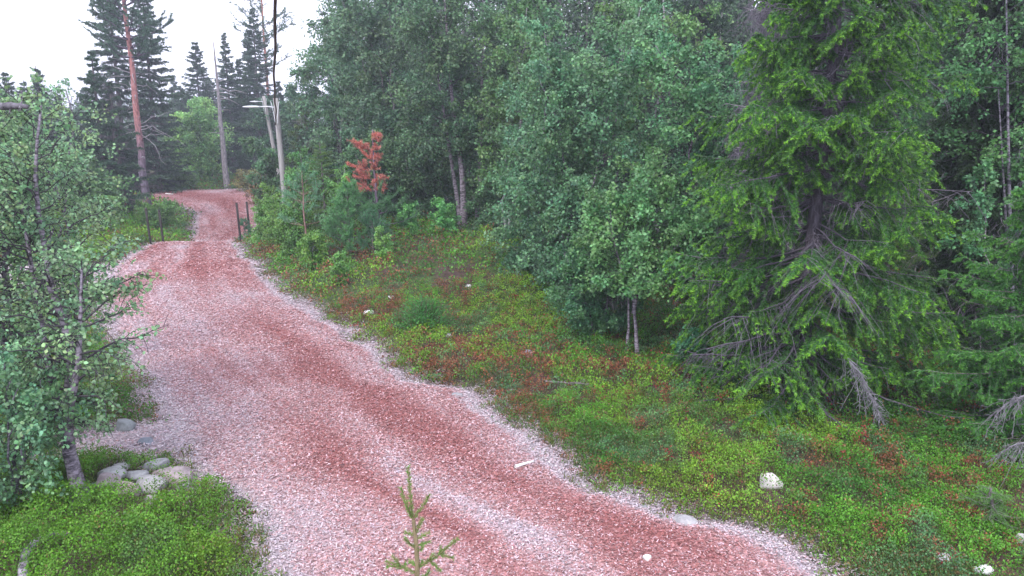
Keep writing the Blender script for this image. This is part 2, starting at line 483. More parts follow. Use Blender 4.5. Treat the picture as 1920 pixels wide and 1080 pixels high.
        P5 = curve(rng, s5, norm(rng.normal(size=(nd * 2, 3)) + np.array([0, 0, -.5])), rng.uniform(.05, .2, nd * 2), 3, (0, 0, -0.3), 0.2)
        P5[:, :, 2] = np.maximum(P5[:, :, 2], 0.02)
        tubes(br, P5, np.linspace(1, 0.4, 3)[None] * 0.003, 3, np.array([0.17, 0.155, 0.19]))
    return trunk, br, cr

def spruce(name, loc, label, group=None, rz=0, cat='spruce tree', **kw):
    t = thing(name, loc, label, cat, group, rz)
    a, b, c = spruce_parts(**kw)
    a.build('trunk', M_bark, t, True); b.build('branches', M_twig, t, True); c.build('crown', M_needle, t)
    return t

def pine_parts(seed, h=3.0, r=0.8, z0=0.3, gap=0.3, nb=5, per_m=220, nl=0.06, nw=0.006, tr=0.04, col=(0.06, 0.12, 0.07), bark=(0.2, 0.17, 0.17),
               upt=0.45, pw=0.6, lean=(0, 0), deadtop=None, shoots=5, tuft=0.16, mid=False, deadlow=0, barkup=None):
    rng = np.random.default_rng(seed)
    trunk, br, cr, rd = Acc(), Acc(), Acc(), Acc()
    col = np.asarray(col) * NEEDLEGAIN
    k = 16; s = np.linspace(0, 1, k)
    tp = np.stack([lean[0] * s * h, lean[1] * s * h, s * h], 1) + np.cumsum(rng.normal(size=(k, 3)), 0) * np.array([.006, .006, 0]) * h ** .5
    tp[0, :2] = 0; tp2 = tp.copy(); tp2[0, 2] -= .25
    rad = tr * (1 - s * 0.8) + 0.004; rad[0] *= 1.3
    bc = np.array(bark)
    if barkup is not None:
        w = sstep(barkup[0], barkup[1], tp[:, 2])[:, None]
        vc = bc[None] * (1 - w) + np.array(barkup[2])[None] * w
        tubes(trunk, tp2, rad, 10, np.repeat(vc, 10, 0))
    else: tubes(trunk, tp2, rad, 8, bc)
    zs = []; z = z0
    while z < h * 0.97:
        m = rng.integers(max(2, nb - 2), nb + 1)
        zs += [z + rng.normal() * .02 for _ in range(m)]; z += gap * rng.uniform(.8, 1.2)
    zs = np.array(zs); n = len(zs); t = zs / h; az = rng.random(n) * 2 * PI
    q = (zs - z0) / (h - z0)
    q = np.clip(q, 0, 1); prof = (np.sin(PI * np.clip(q * .75 + .25, 0, .98)) ** .7 if mid else (1 - q) ** pw)
    LL = r * prof * rng.uniform(.65, 1.1, n) + 0.08
    st = sample(tp[None], np.zeros(n, int), t)
    d = norm(np.stack([np.cos(az), np.sin(az), 0.15 + 0.5 * q], 1))
    if deadtop is not None:
        up_ = zs > deadtop
        LL = np.where(up_, np.minimum(LL, .55) * (1 - .55 * np.cos(az)) * (1 - .35 * q), LL); d[up_, 2] *= .25; d = norm(d)
    P = curve(rng, st, d, LL, 6, np.stack([np.zeros(n), np.zeros(n), np.full(n, upt * 0.5)], 1), 0.07)
    tubes(br, P, np.linspace(1, 0.35, 6)[None] * (tr * 0.22 * (1.1 - q) + .003)[:, None], 4, bc * .9)
    n2 = n * shoots; idx = np.repeat(np.arange(n), shoots); ts = 0.3 + 0.7 * rng.random(n2)
    s2 = sample(P, idx, ts)
    d2 = norm(norm(P[:, -1] - P[:, 0])[idx] + rng.normal(size=(n2, 3)) * .55 + np.array([0, 0, .35]))
    L2 = tuft * rng.uniform(.6, 1.3, n2) * (0.5 + 0.7 * (LL[idx] / r))
    A = np.concatenate([s2, P[:, 3], P[:, 4], tp[-2:-1]]); B = np.concatenate([s2 + d2 * L2[:, None], P[:, 4], P[:, 5], tp[-1:]])
    P2 = np.stack([s2, s2 + d2 * L2[:, None]], 1)
    tubes(br, P2, np.full(2, 0.004 + tr * .02), 3, bc)
    zt = np.concatenate([zs[idx], zs, zs, [h]]); ax = A[:, 0]
    if deadtop is None:
        needles(cr, rng, A, B, per_m, nl, nw, np.asarray(col), 0.8, 0.28)
    else:
        m = zt > deadtop
        keepg = ~m
        needles(cr, rng, A[keepg], B[keepg], per_m, nl, nw, np.asarray(col), 0.8, 0.28)
        mm = m & (zt < h * 0.97)
        needles(rd, rng, A[mm], B[mm], per_m * 1.2, nl * 1.1, nw * 1.4, np.array([[0.66, 0.22, 0.17], [.56, .18, .14], [.60, .26, .18], [.42, .17, .13]])[rng.integers(0, 4, mm.sum())], 0.8, 0.3)
    if deadlow:
        nd = deadlow; zz = rng.uniform(1.5, z0 + .5, nd); a2 = rng.random(nd) * 2 * PI
        st = sample(tp[None], np.zeros(nd, int), zz / h)
        dd = norm(np.stack([np.cos(a2), np.sin(a2), rng.normal(size=nd) * .35], 1))
        P4 = curve(rng, st, dd, rng.uniform(.5, 2.0, nd), 7, np.stack([np.zeros(nd), np.zeros(nd), rng.uniform(-.5, .1, nd)], 1), .18)
        tubes(br, P4, np.linspace(1, .25, 7)[None] * 0.02, 4, (0.33, 0.31, 0.33))
    return trunk, br, cr, rd

def pine(name, loc, label, group=None, rz=0, cat='pine tree', **kw):
    t = thing(name, loc, label, cat, group, rz)
    a, b, c, d = pine_parts(**kw)
    a.build('trunk', M_bark, t, True); b.build('branches', M_twig, t, True); c.build('crown', M_needle, t)
    if d.n:
        o = d.build('dead_needles', M_needle, t); o['label'] = 'rust red dead needles on the upper branches'
    return t

# ================================================================== THE SETTING
def axis(pts):
    out = []
    for a, b, st in pts: out += list(np.arange(a, b, st))
    return np.array(out + [pts[-1][1]])
def build_ground():
    xs = axis([(-400, -80, 20), (-80, -30, 2), (-30, -16, .5), (-16, 12, .16), (12, 30, .5), (30, 80, 2), (80, 400, 20)])
    ys = axis([(-40, 0, 2), (0, 4, .4), (4, 20, .16), (20, 50, .3), (50, 100, 2), (100, 600, 25)])
    X, Y = np.meshgrid(xs, ys)
    Z = H(X, Y)
    pd = path_depth(X, Y)
    Z = Z - 0.10 * sstep(0.12, 0.4, pd) + (fbm(X * 3, Y * 3, 77, 3) - .5) * 0.06 * (1 - sstep(-.3, .1, pd))
    nx, ny = len(xs), len(ys)
    i = np.arange(ny - 1)[:, None] * nx + np.arange(nx - 1)[None]
    Fq = np.stack([i, i + 1, i + nx + 1, i + nx], -1).reshape(-1, 4)
    n1 = fbm(X * .9, Y * .9, 3)[..., None]; n2 = fbm(X * 2.3, Y * 2.3, 43)[..., None]
    moss = np.array([.045, .075, .018]); humus = np.array([.075, .045, .035]); grey = np.array([.2, .17, .17])
    w = sstep(.42, .6, n1)
    Cc = moss * (1 - w) + humus * w
    e = (sstep(-0.55, 0.0, pd)[..., None]) * sstep(.3, .6, n2)
    Cc = Cc * (1 - e) + grey * e
    A = Acc(); A.add(np.stack([X, Y, Z], -1).reshape(-1, 3), Fq, Cc.reshape(-1, 3))
    o = A.build('ground', M_ground, smooth=True); o['kind'] = 'structure'

def redness(x, y):
    t = (x - xl_(y)) / np.maximum(xr_(y) - xl_(y), .1)
    pd = path_depth(x, y)
    b = fbm(t * 7, y * 0.28, 61, 3)
    b2 = fbm(x * .9, y * .9, 67, 3)
    near = 1 - sstep(12, 17, y)
    red = 0.56 + 1.0 * (b - .5) + 0.5 * (b2 - .5)
    red += near * (0.34 * np.exp(-((t - .73 - .03 * np.sin(y)) / .10) ** 2) + 0.38 * np.exp(-((t - .42) / .09) ** 2) * (1 - sstep(8, 11, y)))
    red += (1 - near) * 0.25 * np.exp(-((t - .62) / .2) ** 2)
    m = sstep(-.02, .10, t) * (1 - sstep(.93, 1.0, t))
    m = m * (1 - 0.45 * (1 - sstep(.12, .32, t)) * (1 - sstep(15, 20, y)))
    m = m * sstep(-0.08, 0.28, pd)
    inl = ((t > 0) & (t < 1))
    m = m * (1 - .6 * np.exp(-((y - 29.6) / 1.2) ** 2))
    m = m * (1 - .8 * np.exp(-((x + 11.0) ** 2 / .9 + (y - 29.6) ** 2 / 3)))
    return np.clip(red, 0.04, 1) * m * inl + 0.06 * (~inl)

WHT = np.array([.50, .44, .475]); PNK = np.array([.47, .265, .262]); RED = np.array([.31, .115, .108])
def pcol(r):
    r = r[..., None]
    a = np.clip(r / .45, 0, 1); b = np.clip((r - .45) / .55, 0, 1)
    return (WHT * (1 - a) + PNK * a) * (1 - b) + RED * b

def build_path():
    A = Acc()
    for (x0, x1, y0, y1, st) in ((-14, 9, 2, 16.0, .07), (-30, -3, 16.0, 30, .10), (-34, -8, 30, 50, .16)):
        xs = np.arange(x0, x1 + st, st); ys = np.linspace(y0, y1, int(round((y1 - y0) / st)) + 1)
        X, Y = np.meshgrid(xs, ys)
        pd = path_depth(X, Y)
        rel = (fbm(X * 5, Y * 5, 88, 3) - .5) * .035 + (vnoise(X * 14, Y * 14, 89) - .5) * .018
        Z = H(X, Y) + 0.012 + rel * (Y < 24) + 0.03 * sstep(0.0, .3, pd) * (1 - sstep(.3, 1.2, pd))
        Cc = pcol(redness(X, Y))
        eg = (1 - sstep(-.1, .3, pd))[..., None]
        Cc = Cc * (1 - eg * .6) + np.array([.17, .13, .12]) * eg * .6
        nx, ny = len(xs), len(ys)
        i = np.arange(ny - 1)[:, None] * nx + np.arange(nx - 1)[None]
        Fq = np.stack([i, i + 1, i + nx + 1, i + nx], -1).reshape(-1, 4)
        ok = (pd.reshape(-1)[Fq] > -0.12).all(1)
        Fq = Fq[ok]
        used, inv = np.unique(Fq, return_inverse=True)
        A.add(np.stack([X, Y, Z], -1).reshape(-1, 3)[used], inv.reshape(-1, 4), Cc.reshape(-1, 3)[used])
    o = A.build('path', M_path, smooth=True); o['kind'] = 'structure'

def build_chips():
    rng = np.random.default_rng(11)
    A = Acc()
    for (y0, y1, n, s) in ((4.2, 8, 95000, 1.0), (8, 13, 130000, 1.15), (13, 20, 95000, 1.5), (20, 48, 80000, 2.2)):
        y = rng.uniform(y0, y1, n * 2)
        x = rng.uniform(-16 if y0 < 20 else -30, 6, n * 2) if False else xl_(y) - 2.5 + rng.random(n * 2) * (xr_(y) - xl_(y) + 3.2)
        pd = path_depth(x, y)
        ok = (rng.random(n * 2) < sstep(-.75, .12, pd) ** 1.6)
        x, y, pd = x[ok][:n], y[ok][:n], pd[ok][:n]; m = len(x)
        z = H(x, y) + 0.022 + rng.random(m) * .018 * s + 0.03 * sstep(0.0, .3, pd) * (1 - sstep(.3, 1.2, pd))
        r = redness(x, y)
        a = rng.random(m) * PI
        D = np.stack([np.cos(a), np.sin(a), rng.normal(size=m) * .22], 1)
        W = np.stack([-np.sin(a), np.cos(a), rng.normal(size=m) * .3], 1)
        L = .023 * s * rng.uniform(.4, 1.5, m)[:, None]; wd = .0085 * s * rng.uniform(.5, 1.6, m)[:, None]
        P = np.stack([x, y, z], 1)
        V = np.stack([P - D * L * .5 - W * wd * .5, P + D * L * .5 - W * wd * .35, P + D * L * .5 + W * wd * .5, P - D * L * .5 + W * wd * .4], 1)
        rr = np.clip(r + rng.normal(size=m) * .22, 0, 1)
        c = pcol(rr)
        lite = rng.random(m) < .34 - .22 * r
        c = np.where(lite[:, None], np.array([.58, .51, .54]) * (1 - .25 * r[:, None] * np.array([0, 1, 1])), c)
        dark = rng.random(m) < .18
        c = np.where(dark[:, None], c * .5, c)
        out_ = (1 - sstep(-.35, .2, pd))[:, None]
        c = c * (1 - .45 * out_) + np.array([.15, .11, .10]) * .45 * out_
        c = jitter_col(rng, m, c, .2, .05)
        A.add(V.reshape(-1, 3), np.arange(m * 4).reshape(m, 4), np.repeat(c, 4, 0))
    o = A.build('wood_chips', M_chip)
    tag(o, 'loose red and pale wood chips strewn over the trail', 'wood chips', kind='stuff')

def build_cover():
    rng = np.random.default_rng(23)
    A = Acc()
    GRN = np.array([.10, .28, .025]); YEL = np.array([.18, .33, .030]); DRK = np.array([.045, .15, .022])
    RDB = np.array([.23, .085, .042]); BLU = np.array([.085, .185, .085]); BRN = np.array([.16, .11, .05]); CRM = np.array([.30, .035, .045])
    def batch(n, d0, d1, lv, ls, hgt, az0=-42, az1=42):
        d = d0 + (d1 - d0) * rng.random(n) ** .85
        a = R(1) * rng.uniform(az0, az1, n)
        x = d * np.sin(a); y = d * np.cos(a)
        pd = path_depth(x, y)
        ok = (pd < .12 - rng.random(n) ** .7 * .5) & (y > 2.5)
        for (rx, ry, rr) in ROCKXY: ok &= ((x - rx) ** 2 + ((y - ry) * 1.2) ** 2) > rr * rr
        bare = fbm(x * 1.1, y * 1.1, 3)
        ok &= rng.random(n) > sstep(.62, .75, bare) * .8
        x, y, pd, d = x[ok], y[ok], pd[ok], d[ok]; m = len(x)
        left = x < xl_(y)
        clump = vnoise(x * 4.2, y * 4.2, 52) * .6 + vnoise(x * 9, y * 9, 53) * .4
        h = hgt * (.25 + .7 * fbm(x * 1.7, y * 1.7, 8, 3) + 1.3 * sstep(.3, .75, clump)) * sstep(-.05, .7, -pd + .15) 
        h = h * np.where(left & (y < 9), 1.2, 1.0) * np.where(left & (y > 24), 1 + 1.6 * sstep(.6, 2.2, -pd), 1.0) + .02
        P = np.stack([x, y, H(x, y) + (fbm(x * 3, y * 3, 77, 3) - .5) * .06], 1)
        i = np.repeat(np.arange(m), lv); t = rng.random(m * lv) ** .6
        off = rng.normal(size=(m * lv, 3)) * ls * np.array([1.3, 1.3, .5])
        Q = P[i] + off; Q[:, 2] += t * h[i]
        Q[:, 2] = np.maximum(Q[:, 2], P[i, 2] + .005)
        D = rng.normal(size=(m * lv, 3)); D[:, 2] = np.abs(D[:, 2]) * .8 + .35
        a1 = fbm(x * .55 + 7, y * .55, 13, 3); a2 = fbm(x * 1.8, y * 1.8, 14, 3); a3 = fbm(x * .8 + 3, y * .8 + 9, 15, 3)
        c = np.repeat(GRN[None], m, 0)
        def blend(c, col, w): return c * (1 - w[:, None]) + col * w[:, None]
        right = ~left
        c = blend(c, YEL, sstep(.45, .62, a1) * .85)
        c = blend(c, DRK, sstep(.5, .68, a3) * .8)
        c = blend(c, BLU, sstep(.58, .7, a2) * .8)
        u = np.clip(rng.random(m) * .28 + .72 * (1.6 * vnoise(x * 6 + 5, y * 6, 54) - .3), 0, 1)
        redz = sstep(.42, .64, fbm(x * 2.6 + 20, y * 2.6, 16, 3) * .6 + .4 * fbm(x * .5, y * .5, 19, 2)) * np.where(right, 1, .25) * (1 - .5 * sstep(-1.0, -4.0, pd) * (y > 12))
        isr = u < redz * .46 + .05 * right
        c = np.where(isr[:, None], RDB * (.7 + .6 * rng.random((m, 1))), c)
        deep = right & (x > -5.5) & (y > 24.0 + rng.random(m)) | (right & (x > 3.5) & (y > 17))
        c = np.where(deep[:, None], DRK * .8, c)  # cover under the right-hand trees darkened, their shade put into the colour
        crm = (u > .965) & (fbm(x * 2, y * 2, 18, 2) > .52) & right
        c = np.where(crm[:, None], CRM, c)
        br = rng.random(m) < (.10 + .25 * sstep(-.7, 0, pd)) * np.where(left & (y < 9), .25, 1)
        c = np.where(br[:, None], BRN, c)
        lush = (left & (y < 9))
        c = np.where((lush & ~br)[:, None], c * .45 + np.array([.10, .20, .02]) * .55, c)
        # tone also varies from clump to clump
        c = c * (.8 + .45 * vnoise(x * 5, y * 5, 55))[:, None]
        cl = c[i] * (0.8 + .45 * rng.random((m, 1))[i]) * (.75 + .4 * t)[:, None]  # low leaves painted darker, standing in for shade in the gaps
        sz = ls * rng.uniform(.6, 1.35, m * lv)
        # grass blades next to the trail
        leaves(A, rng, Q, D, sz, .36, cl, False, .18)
        g = rng.random(m) < (sstep(-1.1, -.1, pd) * .25 + .07) * (d < 25)
        Pg = P[g]; ng = len(Pg)
        if ng:
            j = np.repeat(np.arange(ng), 6)
            Dg = rng.normal(size=(ng * 6, 3)) * .35 + np.array([0, 0, 1])
            leaves(A, rng, Pg[j] + rng.normal(size=(ng * 6, 3)) * .02 * np.array([1, 1, 0]), Dg, rng.uniform(.05, .14, ng * 6), .05, (.15, .19, .05), False, .3)
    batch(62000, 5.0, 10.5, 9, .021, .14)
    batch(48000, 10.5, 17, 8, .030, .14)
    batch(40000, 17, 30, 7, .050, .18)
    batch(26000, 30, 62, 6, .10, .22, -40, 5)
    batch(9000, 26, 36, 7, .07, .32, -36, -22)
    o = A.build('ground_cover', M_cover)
    tag(o, 'bilberry, lingonberry and moss carpet in green and rust red', 'ground cover', kind='stuff')

ROCKS = [
    (1443, 907, 52, 27, 'white rounded stone alone on the moss at the lower right', (.60, .57, .54), 1, dict()),
    (326, 894, 84, 40, 'largest pinkish boulder nearest the gravel in the left rock pile', (.50, .42, .43), 2, dict(rz=-.3)),
    (293, 877, 52, 16, 'grey slab on top of the largest pinkish boulder', (.44, .44, .46), 3, dict(dz=.03)),
    (285, 908, 86, 26, 'long pale slab in the middle of the left rock pile', (.56, .55, .56), 4, dict(rz=-.45)),
    (216, 889, 60, 18, 'flat pale stone at the back left of the rock pile', (.54, .55, .56), 5, dict()),
    (206, 906, 54, 30, 'pink grey boulder at the left end of the rock pile', (.42, .36, .38), 6, dict()),
    (240, 919, 46, 34, 'pink squarish boulder in front of the rock pile', (.50, .41, .41), 7, dict()),
    (283, 939, 24, 20, 'small round pale stone in the grass below the rock pile', (.58, .52, .52), 8, dict()),
    (345, 912, 34, 18, 'small flat grey stone at the right foot of the largest pinkish boulder', (.44, .43, .45), 27, dict(rz=-.2)),
    (258, 893, 40, 18, 'grey slab between the back pale stone and the middle slab', (.46, .47, .49), 28, dict(rz=.2)),
    (228, 874, 34, 12, 'low pale stone furthest back in the rock pile', (.5, .5, .5), 29, dict()),
    (179, 913, 26, 16, 'small dark stone between the birch trunk and the rock pile', (.16, .18, .21), 9, dict()),
    (237, 803, 46, 26, 'grey mossy rock in the grass above the rock pile', (.34, .37, .38), 10, dict(rz=-.5)),
    (271, 832, 42, 18, 'dark blue grey rock at the gravel spur', (.28, .31, .36), 11, dict(rz=-.4)),
    (0, 943, 26, 26, 'pale stone at the left edge behind the leaves', (.5, .5, .5), 12, dict()),
    (1285, 978, 46, 20, 'pale flat stone where the trail edge meets the moss', (.52, .51, .52), 13, dict()),
    (990, 665, 22, 16, 'grey stone in the moss left of the pale birch stems', (.38, .38, .44), 14, dict()),
    (692, 587, 20, 9, 'small bright white stone above the trail edge left of the round shrub', (.8, .8, .8), 15, dict()),
    (733, 557, 16, 5, 'flat white fleck of stone on the bank above the round shrub', (.72, .7, .7), 16, dict()),
    (878, 537, 13, 7, 'small white stone on the heather bank', (.72, .7, .72), 17, dict()),
    (841, 630, 12, 8, 'small grey white stone right of the round shrub', (.55, .55, .56), 18, dict()),
    (1213, 1048, 20, 11, 'small white stone lying on the chips near the bottom', (.72, .73, .72), 19, dict(sink=.0)),
    (1043, 944, 14, 7, 'tiny white pebble on the chips below the white stick', (.7, .7, .7), 20, dict(sink=.0)),
    (1912, 1012, 20, 20, 'pale stone at the right edge low down', (.7, .69, .66), 21, dict()),
    (1842, 1070, 36, 16, 'white stone at the bottom edge in the lower right moss', (.72, .72, .72), 22, dict()),
    (1770, 1046, 32, 14, 'grey white stone half sunk in the moss near the lower right', (.5, .49, .49), 23, dict()),
    (1208, 955, 18, 10, 'small grey stone at the mossy trail edge', (.40, .40, .41), 24, dict()),
    (855, 745, 26, 12, 'grey stone in the gravel bay on the right trail edge', (.44, .44, .46), 25, dict()),
    (446, 936, 22, 9, 'dark stone at the corner of the left grass', (.20, .18, .19), 26, dict()),
]
ROCKXY = []
for r_ in ROCKS:
    g_ = G(r_[0], r_[1] + r_[3] * .3); w_ = r_[2] / F * (g_[1] * math.cos(PITCH) + 4 * math.sin(PITCH)); ROCKXY.append((g_[0], g_[1] - .04, w_ * .52 + .02))
build_ground(); build_path(); build_chips(); build_cover()

# ================================================================== FOREST MASS FAR BEHIND (one mass nobody could count)
def build_wood():
    rng = np.random.default_rng(5)
    A = Acc()
    specs = []
    for i in range(260):
        y = rng.uniform(66, 92); x = rng.uniform(-70, 8)
        specs.append((x, y, rng.uniform(5.0, 7.5), rng.uniform(1.2, 2.0), rng.random() < .55))
    for i in range(330):
        y = rng.uniform(33, 60); x = rng.uniform(-.18, .85) * y
        specs.append((x, y, rng.uniform(8, 13), rng.uniform(1.3, 2.2), rng.random() < .6))
    for i in range(60):
        y = rng.uniform(44, 64); x = rng.uniform(-1.0, -.66) * y
        specs.append((x, y, rng.uniform(4.5, 7.5), rng.uniform(1.2, 2.2), rng.random() < .5))
    for (x, y, h, r, con) in specs:
        n = int(1500 * (h / 8))
        t = rng.random(n) ** (.8 if con else 1)
        z = (.04 + .96 * t) * h
        rr = r * ((1 - t) ** .7 if con else np.sin(PI * np.clip(t * .9 + .08, 0, 1)) ** .6) * np.sqrt(rng.random(n)) * (1 + .35 * np.sin(z * 4 + rng.random() * 6))
        a = rng.random(n) * 2 * PI
        z0 = float(H(x, y))
        P = np.stack([x + rr * np.cos(a), y + rr * np.sin(a), z0 + z - (.25 * rr if con else 0)], 1)
        D = np.stack([np.cos(a), np.sin(a), np.full(n, -.4) if con else rng.normal(size=n)], 1) + rng.normal(size=(n, 3)) * .4
        col = np.array([.045, .09, .045]) if con else np.array([.09, .18, .08])
        leaves(A, rng, P, D, rng.uniform(.10, .26, n) * (1 if con else .8), .3, col * rng.uniform(.75, 1.25), False, .3)
        tp = np.array([[x, y, z0 - .3], [x, y, z0 + h * .96]])
        tubes(A, tp, np.array([.11, .02]), 5, (.16, .15, .15))
    o = A.build('background_forest', M_cover)
    tag(o, 'dense mixed forest massed behind the nearer trees', 'forest', kind='stuff')
build_wood()

# ================================================================== LEFT FAR TREES
t = pine('tall_pine', GX(277, 38.8), 'tall pine with orange red bark and bare dead side branches, left of the trail', cat='pine tree',
         seed=3, h=14.5, r=2.0, z0=7.6, gap=.42, nb=6, per_m=120, nl=.13, nw=.04, tr=.20, bark=(.15, .12, .16), barkup=(2.2, 5.0, (.36, .16, .15)),
         lean=(-.018, 0), mid=True, deadlow=34, shoots=9, tuft=.45, col=(.05, .09, .055))
SP = dict(gap=.36, nb=9, per_m=95, nl=.11, nw=.036, sec=7, tert=False, col=(.034, .062, .038), tip=(.05, .085, .045), bare=.12, tr=.15, z0=.4)
def sp(seed, h, r, **kw):
    d = dict(SP); d.update(kw); d.update(seed=seed, h=h, r=r); return d
def far_spruce(px, top, y, r, label, seed, **kw):
    loc = GX(px, y); h = (ZT(top, y) if top is not None else kw.pop('hh')) - loc[2]
    kw.pop('hh', None)
    return spruce('spruce', loc, label, **sp(seed, h, r, **kw))
far_spruce(208, 95, 33.5, 1.25, 'spruce with a thin bare broken-looking tip, left of the tall red pine', 11, tipf=.4, rough=.4)
far_spruce(234, 150, 33.5, 1.25, 'dark spruce whose bare grey trunk foot shows left of the left posts', 12, z0=1.7, tr=.22, dead=.3)
far_spruce(243, None, 44, 1.7, 'very tall spruce left behind the red pine, reaching the top of the view', 10, hh=16, dead=.1)
far_spruce(300, None, 45, 1.8, 'dark spruce standing close behind the tall red pine', 13, hh=13, dead=.1)
far_spruce(386, 72, 62, 2.0, 'pointed spruce rising behind the pale round birch', 14)
far_spruce(352, 160, 66, 1.8, 'shorter hazy spruce left of the pointed one behind the birch', 15)
far_spruce(440, 60, 58, 1.75, 'slim spire-shaped spruce right of the bare grey snag', 16, pw=.9)
far_spruce(464, 110, 60, 1.2, 'thin spruce between the spire-shaped spruce and the lamp poles', 17)
far_spruce(493, 12, 57, 1.9, 'tall ragged spruce directly behind the street lamp heads', 18, rough=.45)
far_spruce(98, 122, 42, 1.3, 'spruce tip poking above the left birches, nearest the pale sky gap', 19, tipf=.5)
far_spruce(42, 136, 44, 1.3, 'small spruce tip above the birches near the left edge', 20)
far_spruce(150, 205, 46, 1.5, 'low spruce in the gap between the left birches and the dark spruces', 21)
far_spruce(6, 128, 40, 1.4, 'spruce cut by the left edge behind the birch leaves', 22)
pine('red_trunk_pine', GX(514, 62), 'slender pine with a red upper trunk behind the lamp poles', seed=31, h=17, r=2.2, z0=8.5, gap=.6, nb=5, per_m=45, nl=.2, nw=.05,
     tr=.16, barkup=(5, 8, (.42, .16, .11)), mid=True, shoots=7, tuft=.5, col=(.045, .085, .05))
BF = dict(ntwig=12, nleaf=11, lsize=.10, tr=.07, col=(.085, .16, .06), droop=.55)
def bf(seed, h, r, **kw):
    d = dict(BF); d.update(kw); d.update(seed=seed, h=h, r=r); return d
def far_birch(px, top, y, r, label, seed, **kw):
    loc = GX(px, y); h = (ZT(top, y) if top is not None else kw.pop('hh')) - loc[2]
    kw.pop('hh', None)
    return birch('birch', loc, label, **bf(seed, h, r, **kw))
far_birch(368, 196, 51, 1.9, 'pale green round-crowned birch at the end of the trail', 41, nst=4, nlimb=60, t0=.08, droop=.8, lsize=.12, col=(.15, .27, .09))
far_birch(336, 235, 55, 1.5, 'lower birch left of the pale round one behind the posts', 42, nlimb=24, col=(.08, .15, .06))
far_birch(403, 240, 53, 1.1, 'small birch squeezed between the round birch and the grey snag', 43, nlimb=20)
far_birch(545, 130, 44, 1.6, 'blue green birch right of the lamp poles against the sky', 44, nlimb=30, col=(.06, .12, .065))
far_birch(520, 262, 36, .8, 'young bushy birch at the foot of the lamp poles', 45, nlimb=18, t0=.08, col=(.07, .14, .06))
far_birch(165, 300, 30, 1.8, 'leafy birch thicket left of the dark spruces', 46, nst=5, nlimb=34, t0=.08, col=(.07, .14, .055))
far_birch(60, 210, 26, 2.0, 'broad birch behind the near left birches', 47, nst=4, nlimb=36, t0=.1, col=(.075, .15, .06))

for px_, tp_, y_, r_, lab_, sd_ in ((22, 150, 47, 1.2, 'thin hazy spruce near the left edge of the sky', 23), (70, 150, 50, 1.3, 'hazy spruce between the two left-most spruce tips', 24),
        (128, 175, 52, 1.3, 'hazy spruce right of the second left spruce tip', 25), (172, 250, 40, 1.2, 'lower spruce beside the bare-tipped one', 26), (325, 190, 70, 1.6, 'distant hazy spruce in the pale gap right of the red pine', 27),
        (340, 140, 74, 1.5, 'slender distant spruce left of the pale round birch', 28), (412, 150, 68, 1.5, 'distant spruce directly behind the bare snag', 29), (478, 60, 64, 1.4, 'slender spruce left of the lamp heads', 30),
        (532, 150, 60, 1.4, 'distant spruce right of the lamp pole top', 32), (556, 175, 50, 1.3, 'dark spruce behind the blue green birch', 33)):
    far_spruce(px_, tp_, y_, r_, lab_, sd_, pw=.85)
birch('willow_bush', GX(345, 46.6), 'low green bush where the trail bends out of sight', seed=141, h=.9, r=1.2, nst=6, lean=.5, t0=.05, nlimb=24, ntwig=8, nleaf=7, lsize=.09, tr=.02, col=(.085, .16, .05), cat='bush')
birch('willow_bush', GX(480, 45.5), 'brownish green bush on the bank at the top of the trail', seed=142, h=1.0, r=1.3, nst=6, lean=.5, t0=.05, nlimb=26, ntwig=8, nleaf=7, lsize=.09, tr=.02, col=(.14, .14, .05), cat='bush')
birch('willow_bush', GX(505, 40), 'reddish heath bush beside the second lamp pole', seed=143, h=.9, r=1.0, nst=6, lean=.5, t0=.05, nlimb=24, ntwig=8, nleaf=7, lsize=.08, tr=.02, col=(.17, .10, .05), cat='bush')

# the snag
def snag():
    loc = GX(426, 47.5); h = ZT(78, 47.5) - loc[2]
    t = thing('dead_tree', loc, 'bare grey dead trunk with a few short branches at the trail bend', 'dead tree')
    rng = np.random.default_rng(9); a = Acc(); b = Acc()
    s = np.linspace(0, 1, 14)
    P = np.stack([-.012 * s * h, 0 * s, s * h - .2 * (s == 0)], 1); P[1:, :2] += np.cumsum(rng.normal(size=(13, 2)), 0) * .015
    tubes(a, P, .19 * (1 - s * .88) + .01, 8, (.27, .25, .26))
    a.build('trunk', M_bark, t, True)
    n = 20; tt = np.concatenate([rng.uniform(.3, .92, n - 3), [.62, .66, .7]])
    st = sample(P[None], np.zeros(n, int), tt); az = rng.random(n) * 2 * PI; az[-3:] = [0.1, -.1, .2]
    L = rng.uniform(.2, 1.0, n); L[-3:] = [1.3, 1.5, 1.4]
    D = norm(np.stack([np.cos(az), np.sin(az), rng.normal(size=n) * .2 + .1], 1))
    PB = curve(rng, st, D, L, 6, (0, 0, -.25), .1)
    for j in range(n):
        b = Acc(); tubes(b, PB[j], np.linspace(1, .3, 6) * .028, 4, (.33, .31, .32)); b.build('branch', M_twig, t, True)
snag()

